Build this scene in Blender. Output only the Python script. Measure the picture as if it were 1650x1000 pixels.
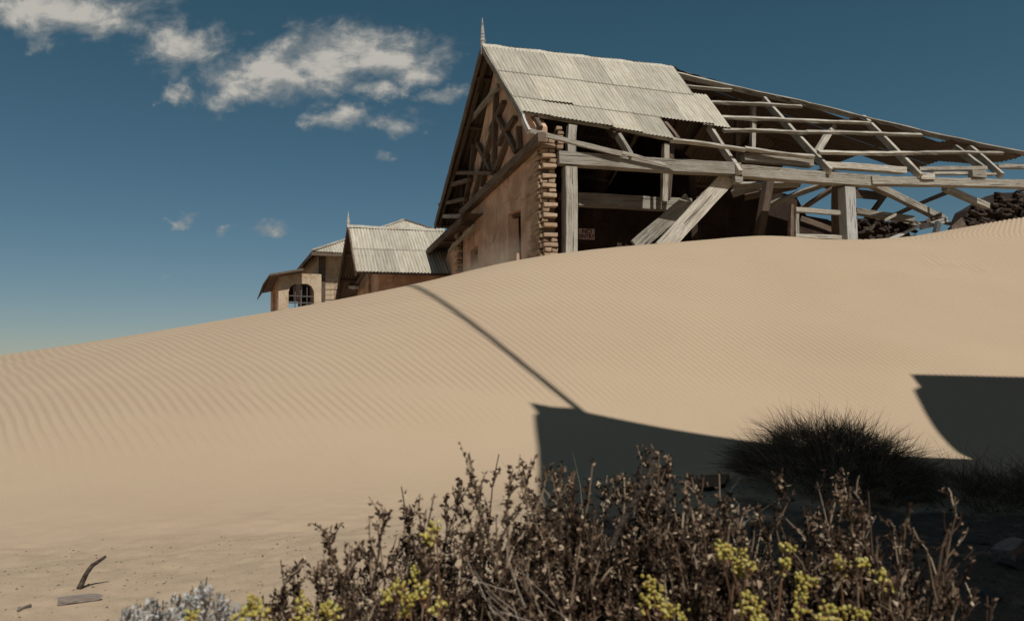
import bpy, bmesh, math, random
import numpy as np
from mathutils import Vector, Matrix, geometry, noise as mnoise

for o in list(bpy.data.objects):
    bpy.data.objects.remove(o)
rad = math.radians
SC = bpy.context.scene
COL = SC.collection

# ------------------------------------------------------------------ camera
FPX, CX, CY = 1200.0, 825.0, 500.0           # focal length / centre in photo pixels (1650 x 1000)
CAM = Vector((0, 0, 0.8))
ROLL = math.atan(0.021)
PITCH = math.atan(115 / FPX * math.cos(ROLL))
cF = Vector((0, math.cos(PITCH), math.sin(PITCH)))
cU0 = Vector((0, -math.sin(PITCH), math.cos(PITCH)))
cR = Vector((1, 0, 0)) * math.cos(ROLL) - cU0 * math.sin(ROLL)
cU = cU0 * math.cos(ROLL) + Vector((1, 0, 0)) * math.sin(ROLL)
cd = bpy.data.cameras.new('camera')
cam = bpy.data.objects.new('camera', cd)
COL.objects.link(cam)
cam.matrix_world = Matrix(((cR.x, cU.x, -cF.x, CAM.x), (cR.y, cU.y, -cF.y, CAM.y), (cR.z, cU.z, -cF.z, CAM.z), (0, 0, 0, 1)))
cd.sensor_width = 36
cd.lens = FPX / 1650 * 36
cd.clip_start = 0.05
cd.clip_end = 5000
cd.dof.use_dof = True
cd.dof.focus_distance = 11.0
cd.dof.aperture_fstop = 5.0
SC.camera = cam

# ------------------------------------------------------------------ sun, sky, exposure
SUN_AZ, SUN_EL = rad(22), rad(50)             # behind the camera, to the right
sh = Vector((math.sin(SUN_AZ), -math.cos(SUN_AZ), 0))      # horizontal direction towards the sun
TO_SUN = (sh * math.cos(SUN_EL) + Vector((0, 0, math.sin(SUN_EL)))).normalized()
sl = bpy.data.lights.new('sun', 'SUN')
sl.energy = 3.9
sl.angle = rad(0.42)
sl.color = (1.0, 0.985, 0.955)
so = bpy.data.objects.new('sun', sl)
COL.objects.link(so)
so.rotation_euler = TO_SUN.to_track_quat('Z', 'Y').to_euler()
so.location = (20, -40, 40)

W_ = bpy.data.worlds.new('World')
SC.world = W_
W_.use_nodes = True
wt = W_.node_tree
for n in list(wt.nodes):
    wt.nodes.remove(n)


class NT:
    """tiny node-graph helper"""
    def __init__(s, tree):
        s.t = tree

    def n(s, typ, **kw):
        nd = s.t.nodes.new(typ)
        for k, v in kw.items():
            setattr(nd, k, v)
        return nd

    def l(s, a, b):
        s.t.links.new(a, b)

    def put(s, sock, v):
        if isinstance(v, bpy.types.NodeSocket):
            s.l(v, sock)
        else:
            sock.default_value = v

    def m(s, op, a, b=None, c=None, clamp=False):
        nd = s.n('ShaderNodeMath', operation=op, use_clamp=clamp)
        s.put(nd.inputs[0], a)
        if b is not None:
            s.put(nd.inputs[1], b)
        if c is not None:
            s.put(nd.inputs[2], c)
        return nd.outputs[0]

    def mix(s, fac, a, b, blend='MIX'):
        nd = s.n('ShaderNodeMix', data_type='RGBA', blend_type=blend)
        s.put(nd.inputs['Factor'], fac)
        s.put(nd.inputs['A'], a if isinstance(a, bpy.types.NodeSocket) else (*a, 1)[:4])
        s.put(nd.inputs['B'], b if isinstance(b, bpy.types.NodeSocket) else (*b, 1)[:4])
        return nd.outputs['Result']

    def noise(s, vec, scale, detail=4, rough=0.55, dist=0.0, out='Fac'):
        nd = s.n('ShaderNodeTexNoise')
        if vec is not None:
            s.l(vec, nd.inputs['Vector'])
        nd.inputs['Scale'].default_value = scale
        nd.inputs['Detail'].default_value = detail
        nd.inputs['Roughness'].default_value = rough
        nd.inputs['Distortion'].default_value = dist
        return nd.outputs[out]

    def ramp(s, fac, stops):
        nd = s.n('ShaderNodeValToRGB')
        s.l(fac, nd.inputs[0])
        el = nd.color_ramp.elements
        while len(el) < len(stops):
            el.new(0.5)
        for e, (p, c) in zip(el, stops):
            e.position = p
            e.color = (*c, 1)[:4]
        return nd.outputs[0]

    def map(s, vec, scale=(1, 1, 1), loc=(0, 0, 0), rot=(0, 0, 0)):
        nd = s.n('ShaderNodeMapping')
        s.l(vec, nd.inputs[0])
        nd.inputs['Location'].default_value = loc
        nd.inputs['Rotation'].default_value = rot
        nd.inputs['Scale'].default_value = scale
        return nd.outputs[0]

    def smooth(s, v, a, b, lo=0.0, hi=1.0):
        nd = s.n('ShaderNodeMapRange', interpolation_type='SMOOTHSTEP')
        s.l(v, nd.inputs[0])
        nd.inputs[1].default_value = a
        nd.inputs[2].default_value = b
        nd.inputs[3].default_value = lo
        nd.inputs[4].default_value = hi
        return nd.outputs[0]


def build_sky():
    g = NT(wt)
    sky = g.n('ShaderNodeTexSky', sky_type='NISHITA')
    sky.sun_disc = False
    sky.sun_elevation = SUN_EL
    sky.sun_rotation = math.atan2(sh.x, sh.y)
    sky.altitude = 300
    sky.air_density = 1.0
    sky.dust_density = 0.35
    sky.ozone_density = 1.5
    # contrast grade of the whole sky (deep teal overhead, pale towards the horizon)
    sp = g.n('ShaderNodeSeparateColor')
    g.l(sky.outputs[0], sp.inputs[0])
    cc = g.n('ShaderNodeCombineColor')
    for i, (gm, k) in enumerate(SKY_GRADE):
        g.l(g.m('MULTIPLY', g.m('POWER', g.m('MULTIPLY', sp.outputs[i], 0.05), gm), k / SKY_STRENGTH), cc.inputs[i])
    skyc = cc.outputs[0]
    tc = g.n('ShaderNodeTexCoord')
    sep = g.n('ShaderNodeSeparateXYZ')
    g.l(tc.outputs['Generated'], sep.inputs[0])
    yy = g.m('MAXIMUM', sep.outputs[1], 0.05)
    ca = g.m('DIVIDE', sep.outputs[0], yy)
    cb = g.m('DIVIDE', sep.outputs[2], yy)
    cmb = g.n('ShaderNodeCombineXYZ')
    g.l(ca, cmb.inputs[0])
    g.l(cb, cmb.inputs[1])
    v = cmb.outputs[0]
    n1 = g.noise(g.map(v, (1.0, 1.5, 1)), 13, 9, 0.6, 0.35)
    n2 = g.noise(g.map(v, (1.0, 1.5, 1), (3, 1, 2)), 26, 6, 0.6, 0.3)
    blobs = [  # direction as photo point, half sizes, weight
        (40, 22, 170, 36, 1.0), (165, 46, 60, 24, .8), (62, 74, 34, 14, .5), (245, 26, 52, 20, .5), (292, 78, 58, 34, .9),
        (375, 52, 26, 11, .35), (465, 50, 34, 12, .35), (525, 92, 80, 44, 1.05), (610, 92, 88, 34, 1.0), (455, 125, 60, 34, .9),
        (375, 130, 56, 30, .85), (358, 158, 28, 20, .7), (288, 150, 26, 15, .7), (598, 142, 40, 18, .75), (545, 190, 46, 20, .85),
        (650, 192, 52, 17, .6), (720, 150, 40, 13, .75), (725, 97, 34, 14, .4), (434, 365, 30, 14, .6), (366, 370, 18, 9, .42),
        (285, 345, 26, 8, .4), (632, 245, 17, 8, .33), (300, 435, 30, 7, .25)]
    wn = g.n('ShaderNodeTexNoise')
    g.l(v, wn.inputs['Vector'])
    wn.inputs['Scale'].default_value = 11
    wn.inputs['Detail'].default_value = 7
    wn.inputs['Roughness'].default_value = .62
    ws = g.n('ShaderNodeSeparateColor')
    g.l(wn.outputs['Color'], ws.inputs[0])
    ca = g.m('ADD', ca, g.m('MULTIPLY', g.m('SUBTRACT', ws.outputs[0], .5), .16))
    cb = g.m('ADD', cb, g.m('MULTIPLY', g.m('SUBTRACT', ws.outputs[1], .5), .09))
    msk = None
    for (px, py, rx, ry, w) in blobs:
        rx, ry = rx * 1.28, ry * 1.25
        d = pray(px, py)
        a0, b0 = d.x / d.y, d.z / d.y
        da = g.m('MULTIPLY', g.m('SUBTRACT', ca, a0), FPX / rx)
        db = g.m('MULTIPLY', g.m('SUBTRACT', cb, b0), FPX / ry)
        r2 = g.m('ADD', g.m('MULTIPLY', da, da), g.m('MULTIPLY', db, db))
        e = g.m('MULTIPLY', g.m('EXPONENT', g.m('MULTIPLY', r2, -1.0)), w)
        msk = e if msk is None else g.m('MAXIMUM', msk, e)
    dens = g.m('ADD', g.m('MULTIPLY', msk, 1.15), g.m('MULTIPLY', g.m('SUBTRACT', n1, 0.5), 2.3))
    dens = g.m('ADD', dens, g.m('MULTIPLY', g.m('SUBTRACT', n2, 0.5), 0.7))
    dens = g.m('MULTIPLY', dens, g.smooth(msk, 0.03, 0.30))
    al = g.smooth(dens, 0.04, 1.15)
    al = g.m('MULTIPLY', al, 0.96)
    n1b = g.noise(g.map(v, (1.0, 1.5, 1), (-.012, .030, 0)), 13, 9, 0.6, 0.35)
    thick = g.m('ADD', g.smooth(dens, 0.35, 1.5), g.m('MULTIPLY', g.m('SUBTRACT', n1, n1b), 3.2), clamp=True)
    ccol = g.mix(thick, (0.26 * CLOUD, 0.275 * CLOUD, 0.27 * CLOUD), (0.50 * CLOUD, 0.475 * CLOUD, 0.43 * CLOUD))
    out = g.mix(al, skyc, ccol)
    bg = g.n('ShaderNodeBackground')
    g.l(out, bg.inputs[0])
    bg.inputs[1].default_value = SKY_STRENGTH
    wo = g.n('ShaderNodeOutputWorld')
    g.l(bg.outputs[0], wo.inputs[0])


def pray(px, py):
    return cF + cR * ((px - CX) / FPX) + cU * ((CY - py) / FPX)


SKY_STRENGTH = 0.05
SKY_GRADE = [(1.32, 1.30), (1.04, .925), (1.16, .99)]
CLOUD = 1.0 / SKY_STRENGTH
build_sky()
SC.view_settings.view_transform = 'Standard'
SC.view_settings.look = 'None'
SC.view_settings.exposure = 0.0
SC.view_settings.gamma = 1.0
SC.view_settings.use_curve_mapping = False
SC.render.engine = 'CYCLES'
SC.cycles.use_denoising = True
SC.cycles.max_bounces = 6
SC.cycles.transparent_max_bounces = 8

# ------------------------------------------------------------------ helpers
WM = {}


def tag(o, label=None, cat=None, group=None, kind=None):
    if label:
        o['label'] = label
    if cat:
        o['category'] = cat
    if group:
        o['group'] = group
    if kind:
        o['kind'] = kind
    return o


def place(o, M=None, parent=None):
    M = M or Matrix.Identity(4)
    COL.objects.link(o)
    WM[o.name] = M
    if parent is not None:
        o.parent = parent
        o.matrix_parent_inverse = WM[parent.name].inverted()
    o.matrix_basis = M
    return o


def empty(name, loc, label, cat, group=None):
    o = bpy.data.objects.new(name, None)
    o.empty_display_size = 0.3
    place(o, Matrix.Translation(loc))
    return tag(o, label, cat, group)


def mesh(name, verts, faces, mats, parent=None, M=None, smooth=False, midx=None):
    me = bpy.data.meshes.new(name)
    me.from_pydata([tuple(v) for v in verts], [], faces)
    for m in (mats if isinstance(mats, (list, tuple)) else [mats]):
        me.materials.append(m)
    if smooth:
        me.polygons.foreach_set('use_smooth', [True] * len(me.polygons))
    if midx:
        me.polygons.foreach_set('material_index', midx)
    me.update()
    o = bpy.data.objects.new(name, me)
    return place(o, M, parent)


def share(name, me, parent=None, M=None):
    return place(bpy.data.objects.new(name, me), M, parent)


def frame(x, zhint, loc):
    """matrix with local X along x, local Z near zhint"""
    X = Vector(x).normalized()
    Y = Vector(zhint).cross(X).normalized()
    Z = X.cross(Y)
    return Matrix(((X.x, Y.x, Z.x, loc[0]), (X.y, Y.y, Z.y, loc[1]), (X.z, Y.z, Z.z, loc[2]), (0, 0, 0, 1)))


RNG = random.Random(7)


def timber(name, P, Q, w, h, parent=None, up=(0, 0, 1), mat=None, rough=0.012, broken=(0, 0), seg=None, sag=0.0):
    """weathered squared timber from P to Q; w across, h along 'up'. local X = length (for the grain)"""
    P, Q = Vector(P), Vector(Q)
    L = (Q - P).length
    n = seg or max(3, min(14, int(L / 0.22)))
    vs, fs = [], []
    ph = [RNG.uniform(0, 6.28) for _ in range(4)]
    for i in range(n + 1):
        t = i / n
        x = t * L
        dz = -sag * 4 * t * (1 - t) + rough * .5 * math.sin(ph[0] + 5 * t)
        dy = rough * .5 * math.sin(ph[1] + 4 * t)
        for (sy, sz) in ((-1, -1), (1, -1), (1, 1), (-1, 1)):
            ex = 0
            if i == 0 and broken[0]:
                ex = RNG.uniform(0, broken[0])
            if i == n and broken[1]:
                ex = -RNG.uniform(0, broken[1])
            vs.append((x + ex, dy + sy * w / 2 + RNG.uniform(-rough, rough) * .35, dz + sz * h / 2 + RNG.uniform(-rough, rough) * .35))
    for i in range(n):
        for k in range(4):
            a, b = i * 4 + k, i * 4 + (k + 1) % 4
            fs.append((a, b, b + 4, a + 4))
    fs.append((3, 2, 1, 0))
    e = n * 4
    fs.append((e, e + 1, e + 2, e + 3))
    return mesh(name, vs, fs, mat or M_WOOD, parent, frame(Q - P, up, P))


def prism(name, poly, holes, ax_u, ax_v, org, thick, mat, parent=None, M=None):
    """flat slab: outline + holes in (u,v), front face towards +n = u x v, thickness behind it"""
    U, V = Vector(ax_u), Vector(ax_v)
    N = U.cross(V).normalized()
    loops = [poly] + list(holes)
    flat = [p for lp in loops for p in lp]
    tris = geometry.tessellate_polygon([[Vector((p[0], p[1], 0)) for p in lp] for lp in loops])
    vs = [org + U * p[0] + V * p[1] for p in flat] + [org + U * p[0] + V * p[1] - N * thick for p in flat]
    k = len(flat)
    fs = []
    for t in tris:
        a, b, c = (flat[i] for i in t)
        s = (b[0] - a[0]) * (c[1] - a[1]) - (b[1] - a[1]) * (c[0] - a[0])
        t = tuple(t) if s > 0 else tuple(reversed(t))
        fs.append(t)
        fs.append(tuple(i + k for i in reversed(t)))
    s0 = 0
    for lp in loops:
        m = len(lp)
        for i in range(m):
            a, b = s0 + i, s0 + (i + 1) % m
            fs.append((a, a + k, b + k, b))
        s0 += m
    o = mesh(name, vs, fs, mat, parent, M)
    bm = bmesh.new()
    bm.from_mesh(o.data)
    bmesh.ops.recalc_face_normals(bm, faces=bm.faces)
    bm.to_mesh(o.data)
    bm.free()
    return o


def bevel_box_mesh(name, dx, dy, dz, mat, jit=0.0, bev=0.012, seed=0):
    r = random.Random(seed)
    bm = bmesh.new()
    bmesh.ops.create_cube(bm, size=1.0)
    for v in bm.verts:
        v.co = Vector((v.co.x * dx + r.uniform(-jit, jit), v.co.y * dy + r.uniform(-jit, jit), v.co.z * dz + r.uniform(-jit, jit)))
    bmesh.ops.bevel(bm, geom=list(bm.edges), offset=bev, segments=1, affect='EDGES')
    me = bpy.data.meshes.new(name)
    bm.to_mesh(me)
    bm.free()
    me.materials.append(mat)
    return me


# ------------------------------------------------------------------ materials
def new_mat(name):
    m = bpy.data.materials.new(name)
    m.use_nodes = True
    t = m.node_tree
    g = NT(t)
    b = t.nodes['Principled BSDF']
    return m, g, b


def objvec(g, rnd=True):
    tc = g.n('ShaderNodeTexCoord')
    v = tc.outputs['Object']
    if rnd:
        oi = g.n('ShaderNodeObjectInfo')
        s = g.m('MULTIPLY', oi.outputs['Random'], 37.0)
        ad = g.n('ShaderNodeVectorMath', operation='ADD')
        g.l(v, ad.inputs[0])
        cb = g.n('ShaderNodeCombineXYZ')
        for i in range(3):
            g.l(s, cb.inputs[i])
        g.l(cb.outputs[0], ad.inputs[1])
        v = ad.outputs[0]
        return v, oi.outputs['Random']
    return v, None


def bump(g, b, h, strength=0.5, dist=0.01):
    n = g.n('ShaderNodeBump')
    n.inputs['Strength'].default_value = strength
    n.inputs['Distance'].default_value = dist
    g.l(h, n.inputs['Height'])
    g.l(n.outputs[0], b.inputs['Normal'])


def wood_mat(name, lo, mid, hi, rgh=0.9):
    m, g, b = new_mat(name)
    v, rnd = objvec(g)
    grain = g.noise(g.map(v, (.55, 24, 24)), 3.0, 6, 0.65, 0.35)
    fine = g.noise(g.map(v, (3, 90, 90)), 4.0, 3, 0.6)
    blot = g.noise(v, 2.2, 4, 0.6)
    f = g.m('ADD', g.m('MULTIPLY', grain, 0.6), g.m('MULTIPLY', fine, 0.4))
    c = g.ramp(f, [(0.37, lo), (0.43, mid), (0.58, hi)])
    c = g.mix(g.smooth(blot, 0.42, 0.75, 0, 0.6), c, tuple(x * y for x, y in zip(mid, (.72, .66, .6))))
    crk = g.noise(g.map(v, (.28, 17, 17), (3, 1, 7)), 3.0, 4, 0.6, 0.5)
    c = g.mix(g.smooth(crk, 0.60, 0.66, 0, 0.9), c, tuple(x * .4 for x in lo))
    tint = g.m('MULTIPLY_ADD', rnd, 0.55, 0.58)
    hs = g.n('ShaderNodeHueSaturation')
    g.l(c, hs.inputs['Color'])
    g.l(tint, hs.inputs['Value'])
    g.l(hs.outputs[0], b.inputs['Base Color'])
    b.inputs['Roughness'].default_value = rgh
    b.inputs['Specular IOR Level'].default_value = 0.2
    bump(g, b, g.m('SUBTRACT', f, g.smooth(crk, 0.58, 0.66, 0, .8)), 0.9, 0.014)
    return m


M_WOOD = wood_mat('weathered_timber', (0.10, 0.078, 0.058), (0.355, 0.305, 0.235), (0.57, 0.515, 0.42))
M_WOODB = wood_mat('brown_timber', (0.05, 0.035, 0.025), (0.13, 0.088, 0.06), (0.21, 0.15, 0.105))
M_WOODP = wood_mat('pale_timber', (0.22, 0.20, 0.17), (0.46, 0.43, 0.38), (0.6, 0.57, 0.52))
M_DRIFT = wood_mat('driftwood', (0.10, 0.08, 0.07), (0.25, 0.2, 0.165), (0.36, 0.3, 0.25))
M_DARKSTICK = wood_mat('charred_wood', (0.02, 0.015, 0.012), (0.07, 0.05, 0.038), (0.17, 0.13, 0.1))


def iron_mat(name, base, rust, dark):
    m, g, b = new_mat(name)
    v, rnd = objvec(g)
    streak = g.noise(g.map(v, (9, 0.8, 1)), 2.0, 6, 0.6, 0.3)
    blot = g.noise(v, 4.5, 6, 0.65)
    spots = g.noise(v, 30, 3, 0.6)
    va = g.n('ShaderNodeAttribute', attribute_name='valley')
    c = g.mix(g.smooth(streak, 0.35, 0.72), base, tuple(x * 0.74 for x in base))
    c = g.mix(g.m('MULTIPLY', g.smooth(va.outputs['Fac'], 0.25, 0.95), g.smooth(streak, 0.2, 0.7, 0.2, 0.6)), c, tuple(x * 0.5 for x in rust))
    c = g.mix(g.smooth(blot, 0.48, 0.74, 0, 0.85), c, rust)
    run = g.noise(g.map(v, (16, 0.45, 1), (5, 2, 0)), 2.0, 5, 0.65, 0.4)
    c = g.mix(g.smooth(run, 0.58, 0.72, 0, 0.55), c, tuple(x * y for x, y in zip(rust, (.62, .5, .42))))
    c = g.mix(g.smooth(spots, 0.66, 0.78, 0, 0.5), c, dark)
    hs = g.n('ShaderNodeHueSaturation')
    g.l(c, hs.inputs['Color'])
    g.l(g.m('MULTIPLY_ADD', rnd, 0.36, 0.80), hs.inputs['Value'])
    g.l(hs.outputs[0], b.inputs['Base Color'])
    b.inputs['Roughness'].default_value = 0.72
    b.inputs['Metallic'].default_value = 0.0
    b.inputs['Specular IOR Level'].default_value = 0.25
    bump(g, b, blot, 0.15, 0.01)
    return m


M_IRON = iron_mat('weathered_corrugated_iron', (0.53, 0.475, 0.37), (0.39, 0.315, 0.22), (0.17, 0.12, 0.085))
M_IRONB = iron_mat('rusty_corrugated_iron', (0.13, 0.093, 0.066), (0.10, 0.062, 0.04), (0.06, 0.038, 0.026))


def plaster_mat(name, base, dark, light):
    m, g, b = new_mat(name)
    tc = g.n('ShaderNodeTexCoord')
    v = tc.outputs['Object']
    n1 = g.noise(v, 1.7, 7, 0.62, 0.4)
    n2 = g.noise(g.map(v, (3.0, 3.0, 0.5)), 2.0, 5, 0.6)
    n3 = g.noise(v, 22, 4, 0.6)
    c = g.mix(g.smooth(n1, 0.35, 0.68), dark, base)
    c = g.mix(g.smooth(n2, 0.55, 0.75, 0, 0.6), c, light)
    c = g.mix(g.smooth(n3, 0.56, 0.72, 0, 0.4), c, dark)
    vo = g.n('ShaderNodeTexVoronoi', feature='DISTANCE_TO_EDGE')
    vo.inputs['Scale'].default_value = 1.1
    wv = g.n('ShaderNodeTexNoise')
    wv.inputs['Scale'].default_value = 2.5
    wv.inputs['Detail'].default_value = 5
    g.l(v, wv.inputs['Vector'])
    mx = g.n('ShaderNodeVectorMath', operation='MULTIPLY_ADD')
    g.l(wv.outputs['Color'], mx.inputs[0])
    mx.inputs[1].default_value = (.5, .5, .5)
    g.l(v, mx.inputs[2])
    g.l(mx.outputs[0], vo.inputs['Vector'])
    crack = g.smooth(vo.outputs['Distance'], 0.012, 0.0)
    c = g.mix(g.m('MULTIPLY', crack, 0.7), c, tuple(x * 0.35 for x in dark))
    peel = g.smooth(g.noise(v, 1.1, 8, 0.66, 0.3), 0.585, 0.60)
    c = g.mix(g.m('MULTIPLY', peel, 0.55), c, tuple(x * y for x, y in zip(dark, (.75, .68, .62))))
    g.l(c, b.inputs['Base Color'])
    b.inputs['Roughness'].default_value = 0.95
    b.inputs['Specular IOR Level'].default_value = 0.1
    hh = g.m('SUBTRACT', g.m('ADD', n1, g.m('MULTIPLY', n3, 0.4)), g.m('ADD', g.m('MULTIPLY', crack, .6), g.m('MULTIPLY', peel, .35)))
    bump(g, b, hh, 0.5, 0.02)
    return m


M_PLASTER = plaster_mat('ochre_plaster', (0.62, 0.395, 0.275), (0.42, 0.255, 0.17), (0.66, 0.47, 0.35))
M_PLASTERL = plaster_mat('cream_plaster', (0.50, 0.39, 0.27), (0.38, 0.27, 0.17), (0.58, 0.48, 0.36))
M_INNER = plaster_mat('shaded_inner_plaster', (0.055, 0.034, 0.024), (0.032, 0.021, 0.016), (0.085, 0.055, 0.038))  # near black: the shade inside the rooms is put into the wall colour
M_MORTAR = plaster_mat('mortar', (0.17, 0.125, 0.085), (0.10, 0.075, 0.05), (0.24, 0.18, 0.125))


def brick_mat(name, c1, c2, c3):
    m, g, b = new_mat(name)
    v, rnd = objvec(g)
    n1 = g.noise(v, 14, 5, 0.6)
    c = g.ramp(rnd, [(0.0, c1), (0.5, c2), (1.0, c3)])
    c = g.mix(g.smooth(n1, 0.4, 0.75, 0, 0.6), c, tuple(x * 0.6 for x in c2))
    g.l(c, b.inputs['Base Color'])
    b.inputs['Roughness'].default_value = 0.95
    b.inputs['Specular IOR Level'].default_value = 0.1
    bump(g, b, n1, 0.7, 0.012)
    return m


M_BRICK = brick_mat('sandy_brick', (0.37, 0.25, 0.16), (0.43, 0.31, 0.205), (0.27, 0.175, 0.115))
M_BRICK_SHADED = brick_mat('shaded_brick', (0.045, 0.034, 0.026), (0.07, 0.05, 0.038), (0.03, 0.023, 0.019))  # rubble bricks under the roof: its shade is painted in as near-black colour


def flat_mat(name, col, rgh=0.8):
    m, g, b = new_mat(name)
    v, rnd = objvec(g)
    n1 = g.noise(v, 18, 5, 0.6)
    c = g.mix(g.smooth(n1, 0.35, 0.75), col, tuple(x * 0.72 for x in col))
    g.l(c, b.inputs['Base Color'])
    b.inputs['Roughness'].default_value = rgh
    b.inputs['Specular IOR Level'].default_value = 0.2
    return m


def sand_mat():
    m, g, b = new_mat('dune_sand')
    tc = g.n('ShaderNodeTexCoord')
    v = tc.outputs['Object']
    n1 = g.noise(v, 0.55, 5, 0.55, 0.4)
    n2 = g.noise(v, 260, 3, 0.7)
    n3 = g.noise(v, 7, 5, 0.6, 0.3)
    c = g.mix(g.smooth(n1, 0.3, 0.7), SAND_A, SAND_B)
    at = g.n('ShaderNodeAttribute', attribute_name='ripple')
    c = g.mix(g.smooth(at.outputs['Fac'], 0.25, 0.8, 0.0, 0.45), c, (0.33, 0.245, 0.165))   # troughs tinted darker to strengthen the ripple contrast
    c = g.mix(g.smooth(n2, 0.42, 0.8, 0, 0.55), c, (0.22, 0.16, 0.11))
    gv = g.n('ShaderNodeAttribute', attribute_name='gravel')
    gf = g.m('MULTIPLY', gv.outputs['Fac'], g.smooth(n3, 0.36, 0.6))
    spk = g.noise(v, 90, 3, 0.75)
    gc = g.mix(g.smooth(spk, 0.38, 0.66), (0.13, 0.09, 0.065), (0.40, 0.29, 0.19))
    c = g.mix(g.m('MULTIPLY', gf, 0.25), c, gc)
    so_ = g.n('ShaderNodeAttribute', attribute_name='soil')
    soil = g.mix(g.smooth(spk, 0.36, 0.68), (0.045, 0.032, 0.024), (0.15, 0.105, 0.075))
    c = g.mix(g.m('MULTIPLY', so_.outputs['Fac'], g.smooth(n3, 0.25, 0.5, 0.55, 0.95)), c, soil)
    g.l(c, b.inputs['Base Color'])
    b.inputs['Roughness'].default_value = 0.95
    b.inputs['Specular IOR Level'].default_value = 0.12
    h = g.m('ADD', g.m('MULTIPLY', n2, 0.25), g.m('MULTIPLY', g.m('MULTIPLY', spk, gv.outputs['Fac']), 1.4))
    bump(g, b, h, 0.55, 0.006)
    return m


SAND_A = (0.460, 0.345, 0.226)
SAND_B = (0.446, 0.324, 0.214)
M_SAND = sand_mat()
M_SIGN = flat_mat('sign_white', (0.56, 0.47, 0.43), 0.6)
M_SIGNRED = flat_mat('sign_red', (0.16, 0.03, 0.03), 0.6)
M_BLACK = flat_mat('black_rubber', (0.012, 0.011, 0.011), 0.7)
M_STONE = flat_mat('small_stones', (0.2, 0.15, 0.115), 0.9)
M_STONED = flat_mat('dark_stones', (0.10, 0.085, 0.075), 0.9)
M_GLASSFRAME = flat_mat('window_frame_paint', (0.10, 0.085, 0.075), 0.7)

# ------------------------------------------------------------------ dune and ground
def spl(x, xs, ys):
    xs = np.asarray(xs, float)
    ys = np.asarray(ys, float)
    x = np.clip(x, xs[0], xs[-1])
    h = np.diff(xs)
    d = np.diff(ys) / h
    m = np.empty_like(ys)
    m[1:-1] = (d[:-1] * h[1:] + d[1:] * h[:-1]) / (h[1:] + h[:-1])
    m[0], m[-1] = d[0], d[-1]
    i = np.clip(np.searchsorted(xs, x) - 1, 0, len(xs) - 2)
    t = (x - xs[i]) / h[i]
    return ys[i] * (1 + 2 * t) * (1 - t) ** 2 + m[i] * h[i] * t * (1 - t) ** 2 + ys[i + 1] * t * t * (3 - 2 * t) + m[i + 1] * h[i] * t * t * (t - 1)


YB = ([-14,-5,-3,-2,-1.2,-.4,.3,1.2,2.2,4.4,7,14],[2.0,2.5,3.1,3.5,3.95,4.5,4.95,5.4,5.7,5.8,6.2,8])
YC = ([-14, -8, -4, 0, .6, 4, 8, 11, 16], [11.2, 11.2, 11.6, 12.0, 12.05, 13.1, 14.3, 15.2, 16.8])
XK = [-14, -11, -9, -7.6, -6, -4.5, -3, -1.5, 0, 1.5, 3, 4.5, 6, 7.5, 9, 10.5, 12, 16]
ZC = [1.019, 1.177, 1.243, 1.357, 1.583, 1.836, 2.094, 2.397, 2.747, 2.972, 3.153, 3.319, 3.307, 3.411, 3.669, 3.938, 4.088, 4.238]
_U = np.linspace(-.5, 3, 3501)


def sstep(u, a, b):
    t = np.clip((u - a) / (b - a), 0, 1)
    return t * t * (3 - 2 * t)


_S = sstep(_U, 0, .38) * (1 - 1.35 * sstep(_U, .87, 1.09)) * (1 - sstep(_U, 1.45, 1.9))
_G = np.concatenate([[0], np.cumsum(_S)[:-1]]) * (_U[1] - _U[0])
_G /= _G.max()


def dune_u(x, y):
    yb = spl(x, *YB)
    return (y - yb) / (spl(x, *YC) - yb)


_vr = np.random.RandomState(3)
_VT = _vr.rand(256, 256)


def vnoise(x, y):
    xi, yi = np.floor(x).astype(int), np.floor(y).astype(int)
    fx, fy = x - xi, y - yi
    fx = fx * fx * (3 - 2 * fx)
    fy = fy * fy * (3 - 2 * fy)
    g = lambda i, j: _VT[i & 255, j & 255]
    return (g(xi, yi) * (1 - fx) + g(xi + 1, yi) * fx) * (1 - fy) + (g(xi, yi + 1) * (1 - fx) + g(xi + 1, yi + 1) * fx) * fy


def hummock(x, y):
    z = 0.20 * np.exp(-(((x - 2.25) / .75) ** 2 + ((y - 5.35) / .5) ** 2))
    z += 0.07 * np.exp(-(((x - 3.7) / .8) ** 2 + ((y - 5.2) / .5) ** 2))
    return z


def ground_z(x, y):
    """smooth height of sand / soil"""
    x = np.asarray(x, float)
    y = np.asarray(y, float)
    z = spl(x, XK, ZC) * np.interp(dune_u(x, y), _U, _G)
    z = z + hummock(x, y)
    flat = 1 - sstep(dune_u(x, y), .0, .25)
    z = z + flat * (0.05 * (vnoise(x * 1.3 + 7, y * 1.3) - .5) + .025 * (vnoise(x * 4 + 3, y * 4) - .5) + 0.010 * (vnoise(x * 14, y * 14) - .5))
    return z


def gz(x, y):
    return float(ground_z(np.array([x]), np.array([y]))[0])


def gravel_mask(x, y):
    u = dune_u(x, y)
    edge = .06 + .05 * (vnoise(x * 1.1 + 40, y * 1.1) - .5) + .08 * (vnoise(x * 3.2, y * 3.2 + 9) - .5)
    return 1 - sstep(u, edge - .05, edge + .05)


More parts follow.
